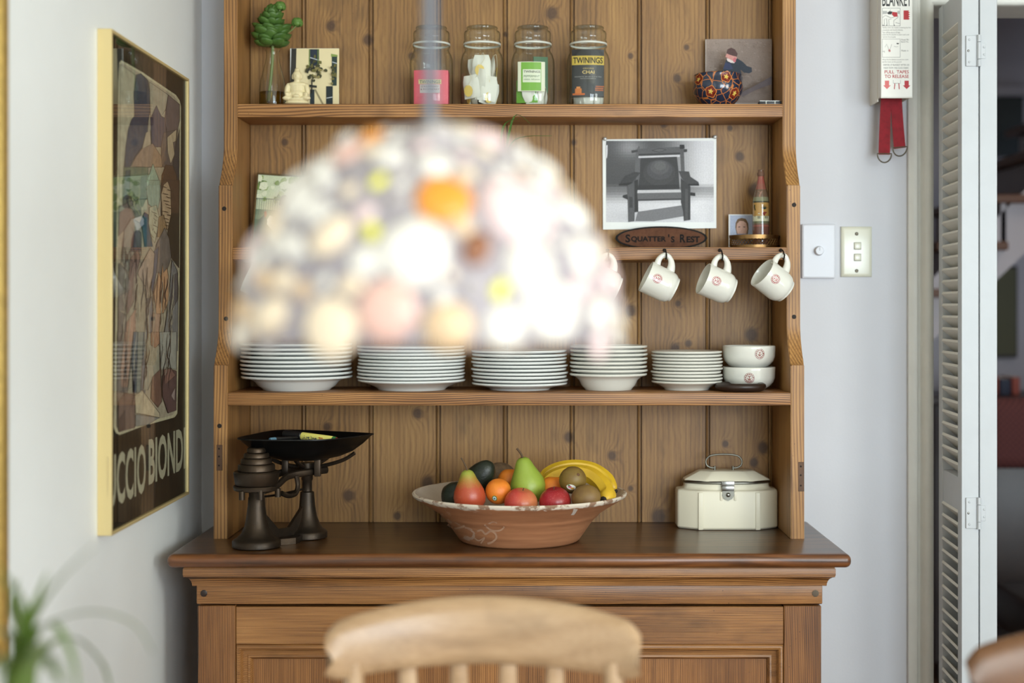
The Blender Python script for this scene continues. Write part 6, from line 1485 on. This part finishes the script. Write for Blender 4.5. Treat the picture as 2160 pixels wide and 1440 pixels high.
def dome_hit(px, py):
    """where the line of sight through the pixel meets the dome"""
    dr = Vector(((px - VPX) / F, 1, -(py - VPY) / F)); oo = Vector((0, 0, ZC)) - LC
    S_ = Vector((1 / LR, 1 / LR, 1 / LH)); a_ = Vector([oo[i] * S_[i] for i in range(3)]); b_ = Vector([dr[i] * S_[i] for i in range(3)])
    A_, B_, C_ = b_.dot(b_), 2 * a_.dot(b_), a_.dot(a_) - 1; D_ = B_ * B_ - 4 * A_ * C_
    t_ = (-B_ - math.sqrt(D_)) / (2 * A_) if D_ > 0 else -B_ / (2 * A_)
    h = a_ + b_ * t_; h.normalize(); h.z = max(h.z, -.12); return h
random.seed(4)
for px, py, rp, kd, col in ((870, 532, 74, 'cockle', 'white'), (1090, 445, 84, 'cockle', 'pink'), (935, 418, 58, 'cockle', 'orange'), (1005, 525, 36, 'cowrie', 'brown'), (815, 655, 62, 'cockle', 'rose'), (945, 688, 50, 'limpet', 'tan'), (1064, 690, 44, 'cockle', 'white'), (1162, 655, 64, 'cockle', 'white'), (1262, 660, 44, 'cowrie', 'white'), (698, 690, 62, 'cockle', 'cream'), (575, 668, 48, 'cowrie', 'cream'), (516, 655, 34, 'cowrie', 'tan'),
                            (785, 288, 34, 'limpet', 'orange'), (735, 322, 42, 'limpet', 'rose'), (920, 285, 48, 'limpet', 'grey'), (1030, 292, 46, 'cockle', 'pink'), (798, 382, 19, 'cowrie', 'yellow'), (783, 487, 21, 'cowrie', 'yellow'), (1055, 612, 21, 'cowrie', 'yellow'), (700, 500, 46, 'cowrie', 'cream'), (665, 445, 32, 'cockle', 'white'), (620, 520, 34, 'cowrie', 'white'), (770, 550, 36, 'cockle', 'white'),
                            (690, 385, 34, 'snail', 'white'), (820, 345, 44, 'snail', 'white'), (915, 345, 36, 'cockle', 'white'), (985, 370, 28, 'snail', 'cream'), (1150, 350, 46, 'cockle', 'white'), (1215, 450, 44, 'cockle', 'white'), (1230, 540, 46, 'cockle', 'white'), (1120, 560, 56, 'limpet', 'white'), (1280, 590, 40, 'cowrie', 'pink'), (840, 430, 34, 'snail', 'grey'), (740, 610, 34, 'snail', 'cream'), (640, 610, 28, 'snail', 'tan'), (690, 600, 24, 'snail', 'white'), (560, 590, 30, 'cowrie', 'tan'), (580, 480, 30, 'cowrie', 'cream'), (990, 610, 26, 'snail', 'grey'), (930, 620, 24, 'snail', 'white'), (1190, 405, 26, 'snail', 'cream')):
    shell(dome_hit(px, py), rp * 1.22 / F, kd, col)
tries = 0
while len(placed) < 285 and tries < 9000:
    tries += 1
    z = random.uniform(-.02, .97); a = random.uniform(0, 2 * math.pi); q_ = math.sqrt(max(0, 1 - z * z)); d = Vector((q_ * math.cos(a), q_ * math.sin(a), z))
    r = random.choice((.0065, .008, .0095, .012, .015, .019)); 
    p = Vector((d.x * LR, d.y * LR, d.z * LH))
    if any((p - p2).length < (r + r2) * .86 for p2, r2 in placed): continue
    shell(d, r, random.choice(('cockle', 'cockle', 'cowrie', 'snail', 'limpet')), random.choice(('white', 'white', 'white', 'cream', 'cream', 'pink', 'tan', 'grey') if r < .014 else ('white', 'white', 'cream', 'pink')))

# ================================================================== chairs
def make_chair(label, loc, rz, W_chair=W_chair):
    ch = thing('dining_chair', label, 'chair', loc, (0, 0, rz), group='kitchen chairs')
    yc = lambda x: .055 * (1 - (x / .22) ** 2)
    # crest rail, column by column
    xs = [-.2205, -.2195, -.216, -.211, -.206, -.200] + [-.19 + .02 * i for i in range(20)] + [.200, .206, .211, .216, .2195, .2205]
    vs = []; f_ = []
    for x in xs:
        u = abs(x) / .22; zt = .9685 - .026 * u ** 2 - .004 * u ** 6
        zb_ = .8745 - .012 * u ** 2
        if u > .90: e = min(1, (u - .90) / .1); zt -= .012 * e ** 2.2; zb_ += .010 * e ** 2
        zt = max(zt, zb_ + .004); h = zt - zb_; y_ = yc(x); th = .024
        cb_ = min(.020, h * .3)
        vs += [(x, y_, zb_ + .002), (x, y_, zb_ + h * .18), (x, y_ - .0012, zb_ + h * .32), (x, y_, zb_ + h * .46), (x, y_, zt - cb_), (x, y_ + .006, zt - cb_ * .45), (x, y_ + .015, zt - .001), (x, y_ + .020, zt), (x, y_ + th, zt - .003), (x, y_ + th + .003, zb_ + h * .5), (x, y_ + th, zb_ + .002), (x, y_ + th - .003, zb_), (x, y_ + .003, zb_)]
    vs = [(x - math.copysign(1, x) * .013 * math.exp(-((z - .893) / .011) ** 2) * max(0, (abs(x) - .19) / .03), y, z) for x, y, z in vs]
    k = 13
    for i in range(len(xs) - 1):
        for j in range(k): f_.append((i * k + j, i * k + (j + 1) % k, (i + 1) * k + (j + 1) % k, (i + 1) * k + j))
    f_ += [tuple(range(k)), tuple(range((len(xs) - 1) * k, len(xs) * k))]
    MB().add(vs, f_).build('crest_rail', W_chair, ch, world=False, smooth=60)
    sy = -.045
    for x in (-.110, -.037, .034, .102):
        m = MB(); p_ = bez([(x, yc(x) + .012, .885), (x * .96, yc(x) + .004, .74), (x * .88, .0, .6), (x * .82, sy + .02, .452)], 5)
        m.tube(p_, [.0058 + .0016 * math.sin(math.pi * i / (len(p_) - 1)) for i in range(len(p_))], 12, flat=2.1); m.build('back_slat', W_chair, ch, world=False)
    for x in (-.183, .183):
        p_ = bez([(x, yc(x) + .012, .885), (x, yc(x) + .004, .74), (x * .98, .0, .6), (x * .95, sy + .02, .452)], 6); n_ = len(p_)
        MB().tube(p_, [.0145 + .004 * math.sin(i * 1.3) * (.3 < i / n_ < .75) for i in range(n_)], 12).build('back_post', W_chair, ch, world=False)
    m = MB(); sp_ = []
    for i in range(40):
        a = 2 * math.pi * i / 40; ca, sa = math.cos(a), math.sin(a); sp_.append((.205 * math.copysign(abs(ca) ** .6, ca), -.235 + .215 * math.copysign(abs(sa) ** .6, sa)))
    m.add([(x * .96, -.235 + (y + .235) * .96, .418) for x, y in sp_] + [(x, y, .426) for x, y in sp_] + [(x, y, .446) for x, y in sp_] + [(x * .95, -.235 + (y + .235) * .95, .455) for x, y in sp_] + [(x * .5, -.235 + (y + .235) * .5, .445) for x, y in sp_],
          [(r_ * 40 + i, r_ * 40 + (i + 1) % 40, (r_ + 1) * 40 + (i + 1) % 40, (r_ + 1) * 40 + i) for r_ in range(4) for i in range(40)] + [tuple(range(39, -1, -1)), tuple(range(160, 200))])
    m.build('seat', W_chair, ch, world=False, smooth=50)
    ends = {}
    for sx in (-1, 1):
        for s2, y0, y1 in ((0, -.38, -.42), (1, -.09, -.04)):
            a, b = Vector((sx * .15, y0, .425)), Vector((sx * .195, y1, 0)); ends[(sx, s2)] = (a, b)
            prr_ = [(0, .013), (.12, .016), (.2, .022), (.26, .016), (.29, .022), (.5, .024), (.68, .017), (.72, .022), (.78, .016), (1, .013)]
            MB().tube([a.lerp(b, t_) for t_, _ in prr_], [r_ for _, r_ in prr_], 14).build('leg', W_chair, ch, world=False, smooth=60)
    md = []
    for sx in (-1, 1):
        a = ends[(sx, 0)][0].lerp(ends[(sx, 0)][1], .55); b = ends[(sx, 1)][0].lerp(ends[(sx, 1)][1], .55); md.append((a + b) / 2)
        MB().tube([a, a.lerp(b, .3), a.lerp(b, .5), a.lerp(b, .7), b], [.009, .013, .015, .013, .009], 10).build('stretcher', W_chair, ch, world=False)
    MB().tube([md[0], md[0].lerp(md[1], .5), md[1]], [.009, .014, .009], 10).build('stretcher', W_chair, ch, world=False)
    return ch
make_chair('pale wooden slat-back kitchen chair in front of the dresser cupboard', (XW(1020, 2.0), 1.975, 0), 0)
make_chair('wooden kitchen chair whose rounded back corner shows at the lower right', (.772, 1.80, 0), R(-6), W_chair2)

# ================================================================== spider plant at the left
pb = Vector((-.545, 1.47, 0)); zp0 = .93
stn = thing('plant_stand', 'tall round wooden plant stand below the foreground spider plant', 'plant stand', pb)
MB().lathe([(0, .74), (.135, .74), (.14, .745), (.14, .757), (.135, .762), (0, .762)], 36).build('top', W_chair, stn, world=False, smooth=40)
for i in range(3):
    a = i * 2.094 + .4; MB().tube([(.07 * math.cos(a), .07 * math.sin(a), .742), (.10 * math.cos(a), .10 * math.sin(a), .37), (.14 * math.cos(a), .14 * math.sin(a), 0)], [.014, .016, .012], 12).build('leg', W_chair, stn, world=False)
pl_ = thing('potted_spider_plant', 'blurred potted spider plant with long arching leaves at the lower left', 'plant', pb + Vector((0, 0, .7625)))
MB().lathe([(0, 0), (.062, 0), (.066, .003), (.084, .13), (.09, .132), (.09, .155), (.084, .155), (.08, .132), (0, .128)], 36).build('pot', MATS['terracotta'], pl_, world=False, smooth=40)
MB().lathe([(0, .142), (.05, .14), (.0805, .1335)], 28).build('soil', MATS['soil'], pl_, world=False)
ro = pb + Vector((0, 0, .90)); M_lf = pbr('plant_leaf', (92, 116, 50), .42, col2=(70, 92, 34), vscale=12); random.seed(2)
for pts_, w_ in (([W(58, 1330, 1.46), W(80, 1265, 1.45), W(102, 1205, 1.44)], .0085), ([W(70, 1345, 1.45), W(112, 1318, 1.42), W(150, 1380, 1.40), W(166, 1470, 1.38)], .0075), ([W(60, 1400, 1.38), W(100, 1395, 1.30), W(135, 1450, 1.26)], .014), ([W(40, 1370, 1.44), W(20, 1340, 1.40), W(-10, 1330, 1.34), W(-50, 1380, 1.3)], .009),
                 ([W(75, 1340, 1.50), W(140, 1300, 1.5), W(215, 1292, 1.50), W(285, 1318, 1.50), W(322, 1375, 1.5)], .0045), ([W(58, 1340, 1.36), W(30, 1250, 1.3), W(-15, 1190, 1.24)], .008), ([W(60, 1380, 1.40), W(85, 1360, 1.3), W(60, 1430, 1.2), W(40, 1500, 1.16)], .012), ([W(35, 1400, 1.40), W(10, 1390, 1.3), W(-10, 1440, 1.2)], .013), ([W(80, 1390, 1.50), W(150, 1345, 1.56), W(215, 1400, 1.6), W(235, 1470, 1.62)], .006),
                 ([W(50, 1360, 1.5), W(25, 1280, 1.58), W(40, 1220, 1.66)], .007), ([W(62, 1330, 1.5), W(120, 1230, 1.42), W(200, 1150, 1.30)], .0035)):
    blade([ro, ro.lerp(pts_[0], .55)] + pts_, w_, 'leaf', M_lf, pl_)
